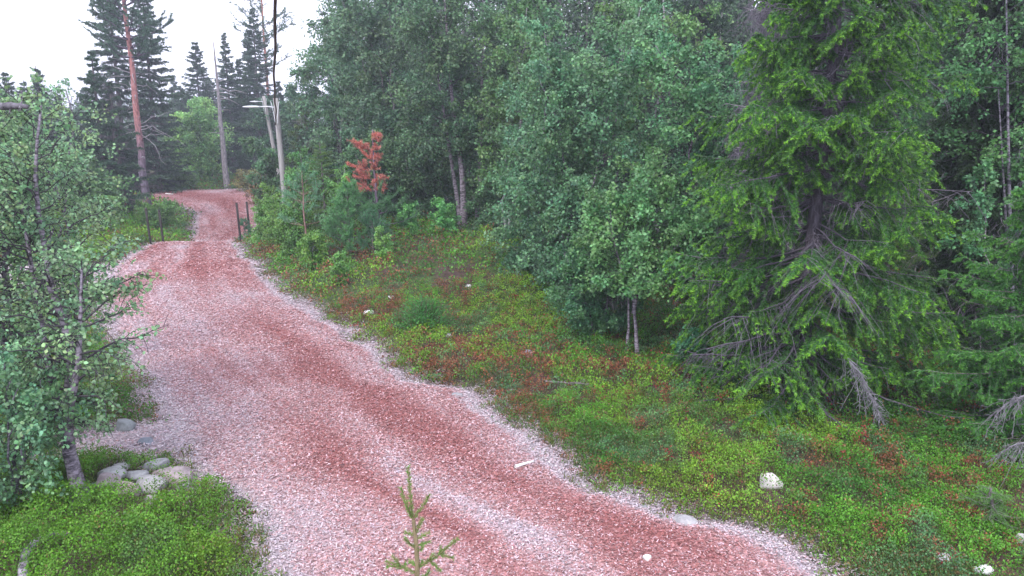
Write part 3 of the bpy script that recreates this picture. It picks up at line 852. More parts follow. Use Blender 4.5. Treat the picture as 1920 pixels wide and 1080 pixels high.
# ================================================================== POLES, LAMPS, CABLE, POSTS
def lamp_pole(px, y, top, lean, label, armlen, rad, dirx=-1, head=.62):
    x, yy, z = GX(px, y); h = ZT(top, y) - z
    t = thing('street_lamp', (x, yy, z), label, 'street lamp')
    s = np.linspace(0, 1, 7)
    a = Acc(); P = np.stack([lean * s * h, 0 * s, s * h], 1); P[0, 2] -= .3
    tubes(a, P, rad * (1 - .22 * s), 12, (.3, .3, .3))
    a.build('pole', M_pole, t, True)
    tx = lean * h; az = h - .33
    b = Acc()
    Q = np.array([[tx * .94, -.0, az], [tx * .94 + dirx * armlen * .5, -.05, az + .03], [tx * .94 + dirx * armlen, -.1, az + .02]])
    tubes(b, Q, [.022, .022, .02], 8, (.5, .5, .5))
    b.build('arm', M_lamp, t, True)
    c = Acc(); k = 9; u = np.linspace(0, 1, k)
    hx = tx * .94 + dirx * (armlen - .05) + dirx * u * head
    Q = np.stack([hx, np.full(k, -.1), az + .02 - .0 * u], 1)
    rr = .085 * np.sin(PI * np.clip(.14 + u * .8, 0, 1)) ** .6
    tubes(c, Q, rr, 12, (.6, .6, .6))
    o = c.build('lamp_head', M_lamp, t, True)
    me = o.data
    for v in me.vertices: v.co.z = (az + .02) + (v.co.z - az - .02) * .5
    g = Acc()
    for sgn in (-1, 1):                      # cable loops hanging down each side of the pole top
        u = np.linspace(0, 1, 12)
        Q = np.stack([tx * .92 + sgn * (.16 * (1 - u) + .02 * u), -rad - .02 + 0 * u, h - .12 - (u ** 1.4) * .85], 1)
        tubes(g, Q, np.full(12, .013), 6, (.45, .45, .45))
    g.build('cable_loop', M_lamp, t, True)
    return (x + tx, yy, z + h)
top1 = lamp_pole(540, 28.0, 184, -.03, 'nearer weathered wooden lamp pole with the lower flat lamp head', .62, .115, head=.62)
top2 = lamp_pole(528, 43.0, 180, -.13, 'farther leaning lamp pole with the small upper lamp head', .35, .115, head=.5)
def cable():
    P0 = np.array([top1[0] - .02, top1[1] - .16, top1[2] - .95]); P1 = np.array([.45, -1.0, 6.9])
    k = 60; s = np.linspace(0, 1, k)[:, None]
    rng = np.random.default_rng(2)
    P = P0 * (1 - s) + P1 * s; P[:, 2] -= (4 * s * (1 - s) * .25)[:, 0]
    a = Acc()
    w = s[:, 0] * 40
    wv = np.stack([np.sin(w) * .010 + np.sin(w * .31) * .02, 0 * w, np.cos(w * .9) * .01], 1)
    tubes(a, P + wv, np.full(k, .023), 7, (.05, .04, .04))
    o = a.build('overhead_cable', M_cable, smooth=True)
    tag(o, 'thick dark overhead cable rising from the nearer lamp pole', 'cable')
cable()
for i, (px, py, tp, lab) in enumerate(((452, 446, 380, 'thin steel post right of the trail, nearer and taller of the right pair'),
                          (470, 428, 378, 'thin dark post right of the trail, the farther of the right pair'),
                          (307, 447, 394, 'thin dark post left of the trail, the one nearest the gravel'),
                          (283, 452, 390, 'rusty thin post left of the trail among the leaves, leftmost of the four'))):
    y = {0: 27.6, 1: 31.0, 2: 26.6, 3: 26.2}[i]
    x, yy, z = GX(px, y); h = ZT(tp, y) - z
    t = thing('gate_post', (x, yy, z), lab, 'post', 'steel gate posts beside the trail')
    a = Acc(); tubes(a, np.array([[0, 0, -.3], [-.03, 0, h * .5], [-.055, 0, h - .03]]), [.042, .042, .042], 10, (.1, .1, .1)); a.build('post_shaft', M_black, t)
    b = Acc(); tubes(b, np.array([[-.055, 0, h - .03], [-.056, 0, h]]), [.048, .04], 10, (.1, .1, .1)); b.build('post_cap', M_black, t)

# ================================================================== RIGHT SIDE FOREST, FAR TO NEAR
far_spruce(585, 178, 37, 1.5, 'olive green spruce right of the lamp poles', 51, col=(.055, .085, .03), tip=(.09, .12, .035), dead=.2)
far_spruce(668, None, 38, 2.0, 'tall grey green spruce at the edge of the sky, right of the cable', 52, hh=13.5, rough=.4)
far_spruce(745, None, 33, 1.9, 'dark spruce behind the big wind-blurred birch', 53, hh=13)
far_spruce(975, None, 27, 1.7, 'dark spruce between the twin-trunk birches and the round birch', 54, hh=12)
far_spruce(1160, None, 22, 1.6, 'dark spruce rising behind the round front birch', 55, hh=11, dead=.5)
far_spruce(1290, None, 25, 1.7, 'spruce behind the two front birches, near the dead trunk', 56, hh=12)
far_spruce(1560, None, 21, 1.7, 'tall spruce right behind the big ragged spruce', 57, hh=12, dead=.3)
far_spruce(1660, None, 27, 1.8, 'far spruce seen in the gap right of the big ragged spruce', 58, hh=12)
far_spruce(1905, None, 19, 1.6, 'dark spruce at the right edge behind the birch leaves', 59, hh=11, dead=.3)
far_spruce(700, 300, 27, 1.0, 'short dark spruce behind the red-topped young pine', 60)
far_spruce(790, 380, 26, 1.1, 'low shaded spruce at the dark forest edge', 61, dead=.5)

far_spruce(845, 372, 25.6, 1.2, 'low dark spruce behind the foot of the crooked birch trunks', 62, dead=.4)
far_spruce(905, 330, 26.5, 1.2, 'dark young spruce right of the crooked birch trunks', 63, dead=.4)
far_spruce(1345, 380, 15.8, 1.0, 'shaded low spruce with bare twigs between the front birches', 64, dead=.7)
far_birch(640, None, 31, 2.1, 'big birch with soft drooping crown at the left end of the forest wall', 71, hh=9.6, nst=3, nlimb=44, lsize=.085, ntwig=15, nleaf=15, col=(.08, .15, .08), tr=.1)
far_birch(745, None, 28, 2.0, 'big birch above the red-topped pine', 72, hh=9.2, nst=3, nlimb=44, lsize=.085, ntwig=15, nleaf=15, col=(.078, .142, .078), tr=.1, t0=.3)
for px_, y_, h_, r_, lab_, sd_ in ((700, 25.5, 2.6, 1.1, 'dark leafy thicket behind the stem of the red-topped pine', 151), (775, 26, 3.0, 1.3, 'leafy thicket filling the shade left of the crooked trunks', 152),
        (930, 23, 2.4, 1.0, 'leafy thicket right of the foot of the crooked trunks', 153), (815, 27.5, 3.4, 1.3, 'tall thicket in the shade behind the bright sapling', 154)):
    birch('birch_thicket', GX(px_, y_), lab_, seed=sd_, h=h_, r=r_, nst=6, lean=.3, t0=.05, nlimb=46, ntwig=9, nleaf=8, lsize=.07, tr=.025, col=(.06, .12, .055), cat='thicket')
# twin trunk birch at 870,440
s_ = np.linspace(0, 1, 12)
st1 = np.stack([-.35 * s_ ** 1.5 * 2 + .1 * np.sin(s_ * 9) * .6, .1 * s_, s_ * 8.6], 1)
st2 = np.stack([.45 + .1 * np.sin(s_ * 5) + .5 * s_ ** 2, .2 * s_, s_ * 9.2], 1)
st3 = np.stack([.72 + .9 * s_, -.05 + 0 * s_, s_ * 5.0], 1)
st4 = np.stack([-.05 + -.9 * s_, .25 - .3 * s_, s_ * 6.5], 1)
bg = GX(868, 23.6)
birch('birch', bg, 'old birch with several thick crooked trunks at the dark forest edge', seed=73, h=9.2, r=1.9, stems=[st1, st2, st3, st4], t0=.34, nlimb=80, ntwig=13, nleaf=13,
      lsize=.07, tr=.15, col=(.065, .125, .06), bark=(.36, .31, .36))
far_birch(950, None, 21.5, 1.35, 'leafy birch just right of the old crooked trunks', 74, hh=7.2, nst=2, nlimb=30, lsize=.07, ntwig=13, nleaf=13, col=(.075, .15, .055), tr=.07, t0=.25)
far_birch(1210, None, 19.5, 1.6, 'tall birch whose top shows between the two front birches', 75, hh=9.0, nst=2, nlimb=34, lsize=.07, ntwig=13, nleaf=13, col=(.075, .155, .05), tr=.08, t0=.45)
# background bright birches on the right
far_birch(1690, None, 22, 1.9, 'bright birch in the gap between the ragged and the narrow spruce', 76, hh=9.5, nst=3, nlimb=56, lsize=.08, ntwig=13, nleaf=13, col=(.055, .15, .05), tr=.08, t0=.12)
far_birch(1765, None, 24, 1.8, 'birch crown behind the narrow dark spruce', 77, hh=9.8, nst=3, nlimb=50, lsize=.08, col=(.055, .145, .05), t0=.15)
far_birch(1985, None, 16, 1.4, 'birch filling the upper right corner', 78, hh=7.6, nst=2, nlimb=44, lsize=.065, ntwig=12, nleaf=12, col=(.06, .145, .045), t0=.4)
far_birch(1475, None, 18, 1.5, 'birch behind the upper part of the ragged spruce', 79, hh=8.8, nst=2, nlimb=44, lsize=.07, col=(.06, .14, .05), t0=.3)

# dead spruce trunk above the front birches
x, y, z = GX(1405, 12.3)
t = spruce('dead_spruce', (x, y, z), 'dead grey spruce with hanging bare branches above the front birches', cat='dead tree', **sp(81, 8.5, .75, dead=1.0, gap=.3, nb=6, bark=(.27, .25, .28), sec=3, tr=.11, z0=1.2, per_m=1))

# narrow old spruce on the right
spruce('narrow_spruce', GX(1820, 12.9), 'narrow old dark spruce with draped branches, right of the mossy gap', **sp(82, 8.5, 1.2, gap=.19, nb=13, per_m=260, nl=.055, nw=.024,
       droop=.9, upt=.1, hang=.6, dead=.18, tr=.14, col=(.028, .050, .022), tip=(.036, .07, .022), z0=.25, pw=.45, tert=True, sec=6, bark=(.2, .18, .2)))
# bare leaning birch trunk right
s_ = np.linspace(0, 1, 12)
birch('leaning_birch', GX(1905, 11.6), 'birch with a bare pale trunk leaning left, beside the narrow spruce', seed=83, h=6.2, r=1.1,
      stems=[np.stack([-.95 * s_ ** .9, .1 * s_, s_ * 6.2], 1), np.stack([-.02 - .75 * s_, .2 * s_, s_ * 4.5], 1)], t0=.72, nlimb=22, ntwig=11, nleaf=12, lsize=.05, tr=.055, col=(.06, .15, .05), bark=(.36, .33, .4))

# front birches
b1 = GX(1196, 12.6)
s_ = np.linspace(0, 1, 14)
bx = lambda px, py, d: AT(px, py, d)
stA = np.array([[0, 0, 0], [-.05, 0, .45], [-.10, .02, .9], [-.13, .05, 1.3], [0.0, .1, 1.7], [.12, .15, 2.1], [.25, .2, 2.6], [.3, .25, 3.1]])
stB = np.array([[-.20, .05, 0], [-.17, .05, .5], [-.19, .06, 1.0], [-.35, .05, 1.6], [-.5, .05, 2.1], [-.55, .1, 2.6]])
stC = np.array([[-.10, .02, .9], [-.05, .0, 1.1], [.1, -.05, 1.3], [.2, -.2, 1.6], [.55, -.3, 2.0], [.8, -.3, 2.3]])
birch('front_birch', b1, 'small birch with two thin pale stems side by side on the moss', seed=91, h=3.1, r=1.15, stems=[stA, stB, stC], t0=.40, nlimb=60, ntwig=12, nleaf=10, lsize=.055, tr=.042,
      col=(.088, .19, .07), bark=(.42, .37, .44), hexa=True, droop=.5, low=1.15)
birch('front_birch', GX(1335, 13.6), 'taller birch whose crown leans against the left side of the ragged spruce', seed=92, h=5.2, r=1.15, nst=3, lean=.1, t0=.30, nlimb=70, ntwig=12, nleaf=11, lsize=.055,
      tr=.06, col=(.07, .165, .07), bark=(.3, .25, .32), hexa=True, skew=(-.05, 0), low=1.3)
birch('round_birch', GX(1085, 15.6), 'dense rounded birch with foliage reaching down to the moss', seed=93, h=6.1, r=1.55, nst=5, lean=.16, t0=.05, nlimb=100, ntwig=13, nleaf=12, lsize=.055, tr=.05,
      col=(.078, .165, .08), bark=(.38, .34, .4), droop=.55)
birch('round_birch', GX(1010, 17.4), 'birch forming the left shoulder of the dense rounded birch', seed=94, h=5.0, r=1.3, nst=4, lean=.15, t0=.05, nlimb=80, ntwig=12, nleaf=12, lsize=.058, tr=.05,
      col=(.08, .168, .08), bark=(.38, .34, .4), droop=.55)
birch('bushy_birch', GX(1120, 13.4), 'knee-high leafy birch thicket left of the thin pale stems', seed=95, h=1.7, r=.62, nst=8, lean=.4, t0=.2, nlimb=50, ntwig=10, nleaf=9, lsize=.045, tr=.018,
      col=(.055, .14, .06), bark=(.3, .28, .33), hexa=True)

# the big ragged spruce
bs = GX(1497, 10.5)
big = spruce('ragged_spruce', bs, 'big ragged spruce with bright green shoots over bare grey dead branches', seed=101, h=8.2, r=1.78, gap=.40, nb=16, zj=.13, z0=.28, per_m=290, nl=.038, nw=.0125, lean=(.012, 0),
             droop=.58, upt=.34, tr=.12, col=(.028, .080, .018), tip=(.14, .30, .035), bare=.28, pw=.55, sec=9, secl=.50, dead=.19, bark=(.10, .088, .11), hang=.40, rough=.32, clump=.10, tipf=1.25)
# pale dead bough hanging at its foot
def bough(loc, dirs, n, L, label, parent, seed, wc=(.27, .26, .29)):
    wc = np.array(wc)
    rng = np.random.default_rng(seed); a = Acc()
    P0 = np.asarray(loc, float)[None]
    m = curve(rng, P0, norm(np.array([dirs])), np.array([L]), 9, (0, 0, -.55), .05)
    tubes(a, m, np.linspace(.012, .004, 9), 5, wc)
    i = np.zeros(n, int); t = rng.random(n)
    s = sample(m, i, t)
    d = norm(norm(np.array([dirs])) * .7 + rng.normal(size=(n, 3)) * .42 + np.array([0, 0, -.6]))
    Pb = curve(rng, s, d, rng.uniform(.12, .45, n) * (1.2 - t * .6), 5, (0, 0, -.35), .1)
    tubes(a, Pb, np.linspace(1, .4, 5)[None] * .0045, 3, wc * .95)
    i2 = np.repeat(np.arange(n), 7); s2 = sample(Pb, i2, rng.random(n * 7))
    d2 = norm(norm(Pb[:, -1] - Pb[:, 0])[i2] + rng.normal(size=(n * 7, 3)) * .8)
    tubes(a, curve(rng, s2, d2, rng.uniform(.02, .08, n * 7), 2), np.full(2, .003), 3, wc * .9)
    o = a.build('dead_bough', M_twig, parent); o['label'] = label
q = AT(1575, 662, 9.6) - np.array(bs)
bough(q, (.45, -.1, -.35), 70, .85, 'pale lichen grey dead bough hanging at the foot', big, 5)

# right edge young spruce
re = GX(1918, 9.0)
sr = spruce('edge_spruce', re, 'bushy blue green spruce cut by the right edge of the view', seed=102, h=3.7, r=1.2, gap=.19, nb=11, z0=.08, per_m=280, nl=.034, nw=.011, droop=.4, upt=.3, tr=.06,
            col=(.045, .125, .03), tip=(.10, .25, .04), bare=.2, pw=.62, sec=8, dead=.12, hang=.25)
bough(AT(1940, 740, 8.3) - np.array(re), (-1, -.2, .12), 24, .5, 'bare pale dead bough', sr, 8, (.2, .19, .21))
bough(AT(1935, 830, 8.0) - np.array(re), (-1, -.1, .2), 16, .3, 'bare pale dead bough', sr, 9, (.2, .19, .21))
birch('edge_birch_sapling', GX(1912, 10.6), 'leafy sapling at the right edge above the blue green spruce', seed=103, h=3.3, r=.5, nst=2, lean=.12, t0=.55, nlimb=18, ntwig=8, nleaf=8, lsize=.05, tr=.02, col=(.08, .19, .08), hexa=True)
spruce('low_spruce', GX(1700, 12.6), 'low feathery spruce right of the ragged spruce', seed=104, h=1.5, r=.9, gap=.15, nb=7, z0=.08, per_m=130, nl=.03, nw=.007, tr=.03, col=(.045, .10, .045), tip=(.09, .16, .06), bare=.1, sec=6)
spruce('yellow_spruce', GX(1655, 16.5), 'yellow green young spruce in the gap behind the ragged spruce', seed=105, h=3.4, r=1.5, gap=.22, nb=8, z0=.15, per_m=90, nl=.045, nw=.011, tr=.06, col=(.06, .12, .02), tip=(.15, .22, .02), bare=.1, sec=7)
spruce('spruce_seedling', G(1850, 990), 'tiny spruce seedling low in the moss near the lower right corner', seed=106, h=.42, r=.3, gap=.07, nb=6, z0=.03, per_m=500, nl=.016, nw=.0035, tr=.012, col=(.06, .13, .03), tip=(.12, .2, .05), bare=.05, sec=4, cat='seedling')

# young trees on the verge right of the trail
pine('young_pine', GX(577, 21.8), 'slender young pine with a bare reddish stem in the verge thicket', seed=111, h=ZT(318, 21.8) - .3, r=.72, z0=.9, gap=.3, nb=5, per_m=200, nl=.07, nw=.010, tr=.03, col=(.085, .19, .10), bark=(.24, .15, .13), shoots=7, tuft=.2)
pd_ = pine('dying_pine', GX(712, 22.3), 'young pine with rust red dead needles on top and green boughs below', seed=112, h=ZT(252, 22.3) - .7, r=1.05, z0=.35, gap=.30, nb=6, per_m=230, nl=.07, nw=.010, tr=.05, col=(.065, .15, .06),
          bark=(.17, .13, .18), deadtop=1.3, shoots=9, tuft=.24, lean=(-.03, 0), pw=.35)
pine('young_pine', GX(655, 21.0), 'low dense green pine left of the red-topped one', seed=113, h=1.9, r=.75, z0=.1, gap=.2, nb=7, per_m=220, nl=.07, nw=.010, tr=.03, col=(.07, .17, .06), shoots=9, tuft=.22)
pine('young_pine', GX(700, 20.6), 'knee-high pine at the foot of the red-topped one', seed=114, h=1.1, r=.5, z0=.05, gap=.16, nb=7, per_m=220, nl=.06, nw=.009, tr=.02, col=(.045, .12, .055), shoots=8, tuft=.18)
spruce('young_spruce', GX(612, 24.5), 'olive young spruce with a spiky leader behind the slender pine', seed=115, h=ZT(268, 24.5) - .6, r=.85, gap=.2, nb=7, z0=.2, per_m=95, nl=.05, nw=.013, tr=.04, col=(.06, .11, .03), tip=(.12, .17, .04), bare=.1, sec=6)
birch('young_birch', GX(580, 26), 'young birch with bright rounded crown beside the lamp pole', seed=116, h=ZT(295, 26) - .5, r=.75, nst=3, t0=.12, nlimb=34, ntwig=10, nleaf=9, lsize=.06, tr=.03, col=(.075, .175, .05))
birch('young_birch', GX(505, 25), 'light green bush-like birch at the gravel edge by the posts', seed=117, h=1.5, r=.6, nst=4, t0=.08, nlimb=30, ntwig=10, nleaf=9, lsize=.055, tr=.02, col=(.10, .19, .05))
birch('young_birch', GX(552, 22.5), 'light green sapling clump left of the slender pine', seed=118, h=1.4, r=.55, nst=4, t0=.05, nlimb=30, ntwig=10, nleaf=9, lsize=.05, tr=.02, col=(.09, .19, .045))
birch('young_birch', GX(585, 20.6), 'low bright sapling in front of the slender pine', seed=119, h=.9, r=.5, nst=4, t0=.05, nlimb=22, ntwig=9, nleaf=8, lsize=.045, tr=.015, col=(.10, .20, .04))
birch('young_birch', GX(530, 23.8), 'yellow green young birch standing directly right of the posts', seed=161, h=1.9, r=.55, nst=3, t0=.08, nlimb=30, ntwig=9, nleaf=8, lsize=.05, tr=.02, col=(.11, .21, .05))
birch('young_birch', GX(640, 22.8), 'light green young birch between the spiky spruce and the red-topped pine', seed=162, h=2.2, r=.6, nst=3, t0=.1, nlimb=30, ntwig=9, nleaf=8, lsize=.05, tr=.02, col=(.09, .20, .05))
birch('leafy_sapling', GX(640, 18.2), 'small upright sapling on the bank left of the round green shrub', seed=120, h=.75, r=.28, nst=3, t0=.1, nlimb=16, ntwig=7, nleaf=7, lsize=.045, tr=.012, col=(.10, .21, .05), hexa=True)
birch('leafy_sapling', GX(722, 19.8), 'thin light green sapling below the red-topped pine', seed=121, h=.85, r=.25, nst=2, t0=.1, nlimb=14, ntwig=7, nleaf=7, lsize=.05, tr=.012, col=(.12, .24, .06), hexa=True)
birch('leafy_sapling', GX(765, 22.3), 'light green sapling left of the pair before the dark forest edge', seed=122, h=.85, r=.4, nst=3, t0=.1, nlimb=18, ntwig=8, nleaf=7, lsize=.055, tr=.012, col=(.09, .23, .07), hexa=True)
birch('leafy_sapling', GX(832, 22.6), 'bright sapling right in front of the crooked birch trunks', seed=123, h=1.0, r=.5, nst=4, t0=.1, nlimb=22, ntwig=8, nleaf=7, lsize=.055, tr=.012, col=(.09, .24, .07), hexa=True)
birch('leafy_sapling', GX(1290, 11.9), 'low leafy sapling between the pale stems and the ragged spruce', seed=124, h=.6, r=.3, nst=4, t0=.1, nlimb=16, ntwig=7, nleaf=7, lsize=.05, tr=.01, col=(.06, .17, .08), hexa=True)
pine('pine_seedling', GX(462, 29.5), 'small pine seedling between the right pair of posts', seed=125, h=.9, r=.3, z0=.05, gap=.15, nb=5, per_m=200, nl=.07, nw=.014, tr=.015, col=(.06, .13, .07), shoots=6, tuft=.15)
birch('willow_bush', GX(300, 32.5), 'green willow bush left of the trail behind the left posts', seed=126, h=1.3, r=.9, nst=6, lean=.4, t0=.05, nlimb=34, ntwig=9, nleaf=9, lsize=.07, tr=.02, col=(.085, .17, .05), cat='bush')
birch('willow_bush', GX(255, 31), 'low bright bush at the foot of the thick dark spruce', seed=127, h=.9, r=.8, nst=6, lean=.5, t0=.05, nlimb=30, ntwig=9, nleaf=8, lsize=.07, tr=.02, col=(.10, .19, .045), cat='bush')
birch('willow_bush', GX(180, 27), 'green bush between the near birches and the dark spruces', seed=128, h=1.5, r=1.1, nst=6, lean=.4, t0=.05, nlimb=38, ntwig=9, nleaf=9, lsize=.065, tr=.02, col=(.085, .17, .055), cat='bush')

# round shrub on the moss
def dome():
    loc = G(795, 618); rng = np.random.default_rng(4)
    t = thing('round_shrub', loc, 'low dome-shaped dark green shrub on the moss beside the trail', 'shrub')
    a, b = Acc(), Acc()
    n = 260; az = rng.random(n) * 2 * PI; el = rng.uniform(.05, 1, n)
    d = np.stack([np.cos(az) * np.cos(el * PI / 2) * 1.35, np.sin(az) * np.cos(el * PI / 2) * 1.1, np.sin(el * PI / 2)], 1)
    P = curve(rng, np.zeros((n, 3)), d, rng.uniform(.44, .58, n), 4, (0, 0, .1), .1)
    tubes(b, P, np.full(4, .004), 3, (.15, .1, .08))
    i = np.repeat(np.arange(n), 34); s = sample(P, i, .45 + .55 * rng.random(len(i))) + rng.normal(size=(len(i), 3)) * .025
    s[:, 2] = np.maximum(s[:, 2], .01)
    D = rng.normal(size=(len(i), 3)) + np.array([0, 0, .4])
    leaves(a, rng, s, D, .03, .36, (.07, .26, .055), False, .3)
    b.build('stems', M_twig, t); a.build('foliage', M_leaf, t)
dome()

# ================================================================== NEAR LEFT BIRCHES
def px_stem(base, pts):
    b = np.array(base); out = [np.array([0, 0, 0.0])]
    for (px, py, d) in pts: out.append(AT(px, py, d) - b)
    return np.array(out)
nb = G(158, 948)
LB = (.13, .22, .11)
birch('near_birch', nb, 'near left birch with a curved striped trunk standing beside the rocks', seed=131, h=4.4, r=1.0,
      stems=[px_stem(nb, [(145, 905, 8.25), (130, 850, 8.3), (124, 790, 8.3), (130, 720, 8.4), (135, 660, 8.5), (118, 600, 8.6), (95, 540, 8.6), (85, 470, 8.6), (72, 400, 8.6), (66, 330, 8.6), (70, 260, 8.6), (78, 195, 8.6)]),
             px_stem(nb, [(135, 880, 8.3), (118, 800, 8.4), (95, 700, 8.5), (75, 600, 8.6), (62, 520, 8.7), (48, 430, 8.8), (30, 340, 8.8), (20, 250, 8.8)]),
             px_stem(nb, [(128, 850, 8.3), (130, 770, 8.1), (146, 690, 8.0), (150, 620, 8.0), (152, 560, 8.0), (153, 500, 8.0)])],
      t0=.28, nlimb=60, ntwig=10, nleaf=7, lsize=.041, open_=.15, tr=.115, col=LB, bark=(.40, .35, .42), hexa=True, droop=.4)
n2 = GX(40, 9.3)
birch('near_birch', n2, 'second near birch with dark rough trunk left of the curved striped one', seed=132, h=4.5, r=.95, nst=3, lean=.08, t0=.2, nlimb=52, ntwig=10, nleaf=7, lsize=.041, open_=.15, tr=.075, col=LB, bark=(.26, .22, .28), hexa=True)
birch('near_birch', GX(-75, 8.2), 'birch at the left edge, mostly out of view', seed=133, h=4.3, r=1.0, nst=3, lean=.12, t0=.15, nlimb=52, ntwig=10, nleaf=7, lsize=.041, open_=.15, tr=.06, col=LB, bark=(.3, .27, .33), hexa=True)
birch('birch_thicket', GX(30, 7.3), 'low leafy birch thicket in the lower left corner', seed=134, h=1.75, r=.68, nst=6, lean=.3, t0=.1, nlimb=32, ntwig=9, nleaf=6, open_=.2, lsize=.042, tr=.02, col=(.10, .20, .10), bark=(.3, .27, .33), hexa=True)
birch('birch_sapling', GX(172, 10.4), 'thin dark-stemmed birch sapling in front of the gravel side track', seed=135, h=2.4, r=.5, nst=1, lean=.03, t0=.15, nlimb=22, ntwig=7, nleaf=6, lsize=.04, tr=.02, col=(.06, .14, .06), bark=(.16, .1, .11), hexa=True)
birch('near_birch', GX(120, 11.8), 'birch half hidden behind the curved striped trunk', seed=136, h=4.6, r=1.0, nst=3, lean=.1, t0=.3, nlimb=34, ntwig=9, nleaf=6, lsize=.045, open_=.3, tr=.05, col=LB, bark=(.3, .27, .32))
# low arching stem at the bottom left corner
def arch():
    b = G(62, 1120); a = Acc()
    P = np.array([G(50, 1140), G(46, 1090), G(52, 1062), G(72, 1040), G(98, 1028), G(125, 1018), G(155, 1014)])
    P[:, 2] += [.05, .09, .12, .13, .11, .08, .0]; org = P[0].copy()
    P = P - P[0]
    Q = np.stack([np.interp(np.linspace(0, 6, 26), range(7), P[:, j]) for j in range(3)], 1)
    tubes(a, Q, np.full(26, .045) * np.linspace(1, .5, 26), 9, (.27, .24, .28))
    o = a.build('fallen_birch_stem', M_birchbark, smooth=True, loc=tuple(org))
    tag(o, 'short fallen birch stem with striped pale bark in the lower left corner', 'log')
arch()
# broken grey limb poking in at the left edge
def limb():
    a = Acc(); rng = np.random.default_rng(8)
    base = GX(-190, 7.6)
    t = thing('broken_snag', base, 'broken grey lichen-crusted limb poking in at the upper left edge', 'dead tree')
    top = AT(-150, 130, 7.4) - np.array(base)
    s = np.linspace(0, 1, 10)[:, None]
    tr = top * s; tr[:, 0] += np.sin(s[:, 0] * 5) * .05
    tubes(a, tr, np.linspace(.09, .05, 10), 9, (.3, .28, .3)); a.build('trunk', M_bark, t, True)
    b = Acc()
    p0 = sample(tr[None], np.array([0]), np.array([.93]))[0]; p1 = AT(50, 200, 7.0) - np.array(base)
    u = np.linspace(0, 1, 22)[:, None]; L = p0 * (1 - u) + p1 * u; L += rng.normal(size=L.shape) * .006
    tubes(b, L, np.linspace(.055, .018, 22) * (1 + .5 * rng.random(22)), 8, (.13, .12, .14))
    for k in range(140):
        i = rng.integers(2, 21); d = norm(rng.normal(size=3) + np.array([1, 0, 0.]))
        tubes(b, np.stack([L[i], L[i] + d * rng.uniform(.03, .07)]), [.012, .006], 4, (.2, .19, .21))
    b.build('limb', M_bark, t, True)
limb()

# ================================================================== FRONT SPRUCE LEADER (close to the camera)
def leader():
    D0 = 2.0
    base = AT(771, 1080, D0); gx, gy = base[0], base[1] + .05
    loc = (gx, gy, float(H(gx, gy)))
    t = thing('young_spruce', loc, 'single spruce leader with sparse green shoots in front of the trail, close to the camera', 'young spruce')
    rng = np.random.default_rng(6); a, b, c = Acc(), Acc(), Acc()
    o = np.array(loc)
    def W(px, py, dz=0): return AT(px, py, D0 + dz) - o
    stem = [np.array([0, 0, -.2]), np.array([0.01, 0, 1.0]), np.array([0, 0, 2.0]), W(781, 1100), W(783, 1060), W(780, 1018), W(775, 974)]
    tubes(a, np.array(stem), [.035, .026, .018, .0075, .0068, .006, .005], 8, (.20, .16, .09))
    a.build('trunk', M_bark, t, True)
    SH = [((774, 973), (769, 925), (765, 876), .0), ((774, 973), (760, 945), (752, 915), .02), ((773, 970), (766, 955), (761, 940), -.02), ((776, 972), (792, 950), (805, 928), .0),
          ((780, 1000), (786, 985), (792, 973), -.02), ((779, 1005), (770, 1001), (760, 998), .01), ((781, 1012), (792, 1004), (806, 999), .01), ((781, 1024), (792, 1019), (806, 1015), .03),
          ((780, 1028), (768, 1019), (758, 1010), -.02), ((782, 1032), (790, 1030), (793, 1024), -.03), ((783, 1062), (806, 1052), (823, 1040), -.01), ((823, 1040), (840, 1025), (858, 1010), -.01),
          ((823, 1040), (828, 1030), (826, 1026), .01), ((826, 1040), (838, 1043), (850, 1046), .0), ((800, 1054), (808, 1046), (813, 1040), -.02), ((806, 1052), (818, 1062), (826, 1070), .01),
          ((782, 1074), (766, 1068), (753, 1064), .0), ((753, 1064), (742, 1058), (724, 1052), .01), ((753, 1064), (745, 1052), (735, 1042), -.01), ((762, 1068), (758, 1060), (760, 1056), .02),
          ((783, 1066), (790, 1060), (792, 1050), .03), ((780, 1062), (774, 1056), (767, 1052), .03), ((783, 1085), (800, 1078), (806, 1070), .04), ((750, 1064), (738, 1062), (726, 1062), .0)]
    Av, Bv = [], []
    for (p, q, r_, dz) in SH:
        A_, B_, C_ = W(*p), W(*q, dz * .5), W(*r_, dz)
        b_ = Acc(); tubes(b_, np.array([A_, B_, C_]), [.0024, .0022, .0018], 5, (.17, .15, .07)); b_.build('branch', M_twig, t, True)
        Av += [A_, B_]; Bv += [B_, C_]
    # lower whorls, out of the frame
    for z in np.arange(.25, loc[2] + 2.45, .17):
        for k in range(5):
            an = rng.random() * 2 * PI; L = .12 + (2.62 - z) * .16
            p0 = np.array([0, 0, z]); d = np.array([math.cos(an), math.sin(an), .22])
            p1 = p0 + d * L * .5; p2 = p0 + d * L + np.array([0, 0, .03])
            tubes(b, np.array([p0, p1, p2]), [.005, .004, .002], 4, (.17, .14, .08))
            Av += [p0, p1]; Bv += [p1, p2]
            for sgn in (-1, 1):
                for f in (.35, .6, .8):
                    pp = p0 + d * L * f; e = np.array([d[0] * .7 - sgn * d[1] * .6, d[1] * .7 + sgn * d[0] * .6, .1]) * L * .32
                    Av.append(pp); Bv.append(pp + e)
    b.build('lower_branches', M_twig, t, True)
    Av, Bv = np.array(Av), np.array(Bv)
    needles(c, rng, Av, Bv, 2600, .0115, .0016, (.13, .27, .05), .75, .25)
    st = np.array(stem[3:]); needles(c, rng, st[:-1], st[1:], 500, .009, .0015, (.10, .15, .05), .5, .25)
    c.build('needles', M_needle, t)
leader()

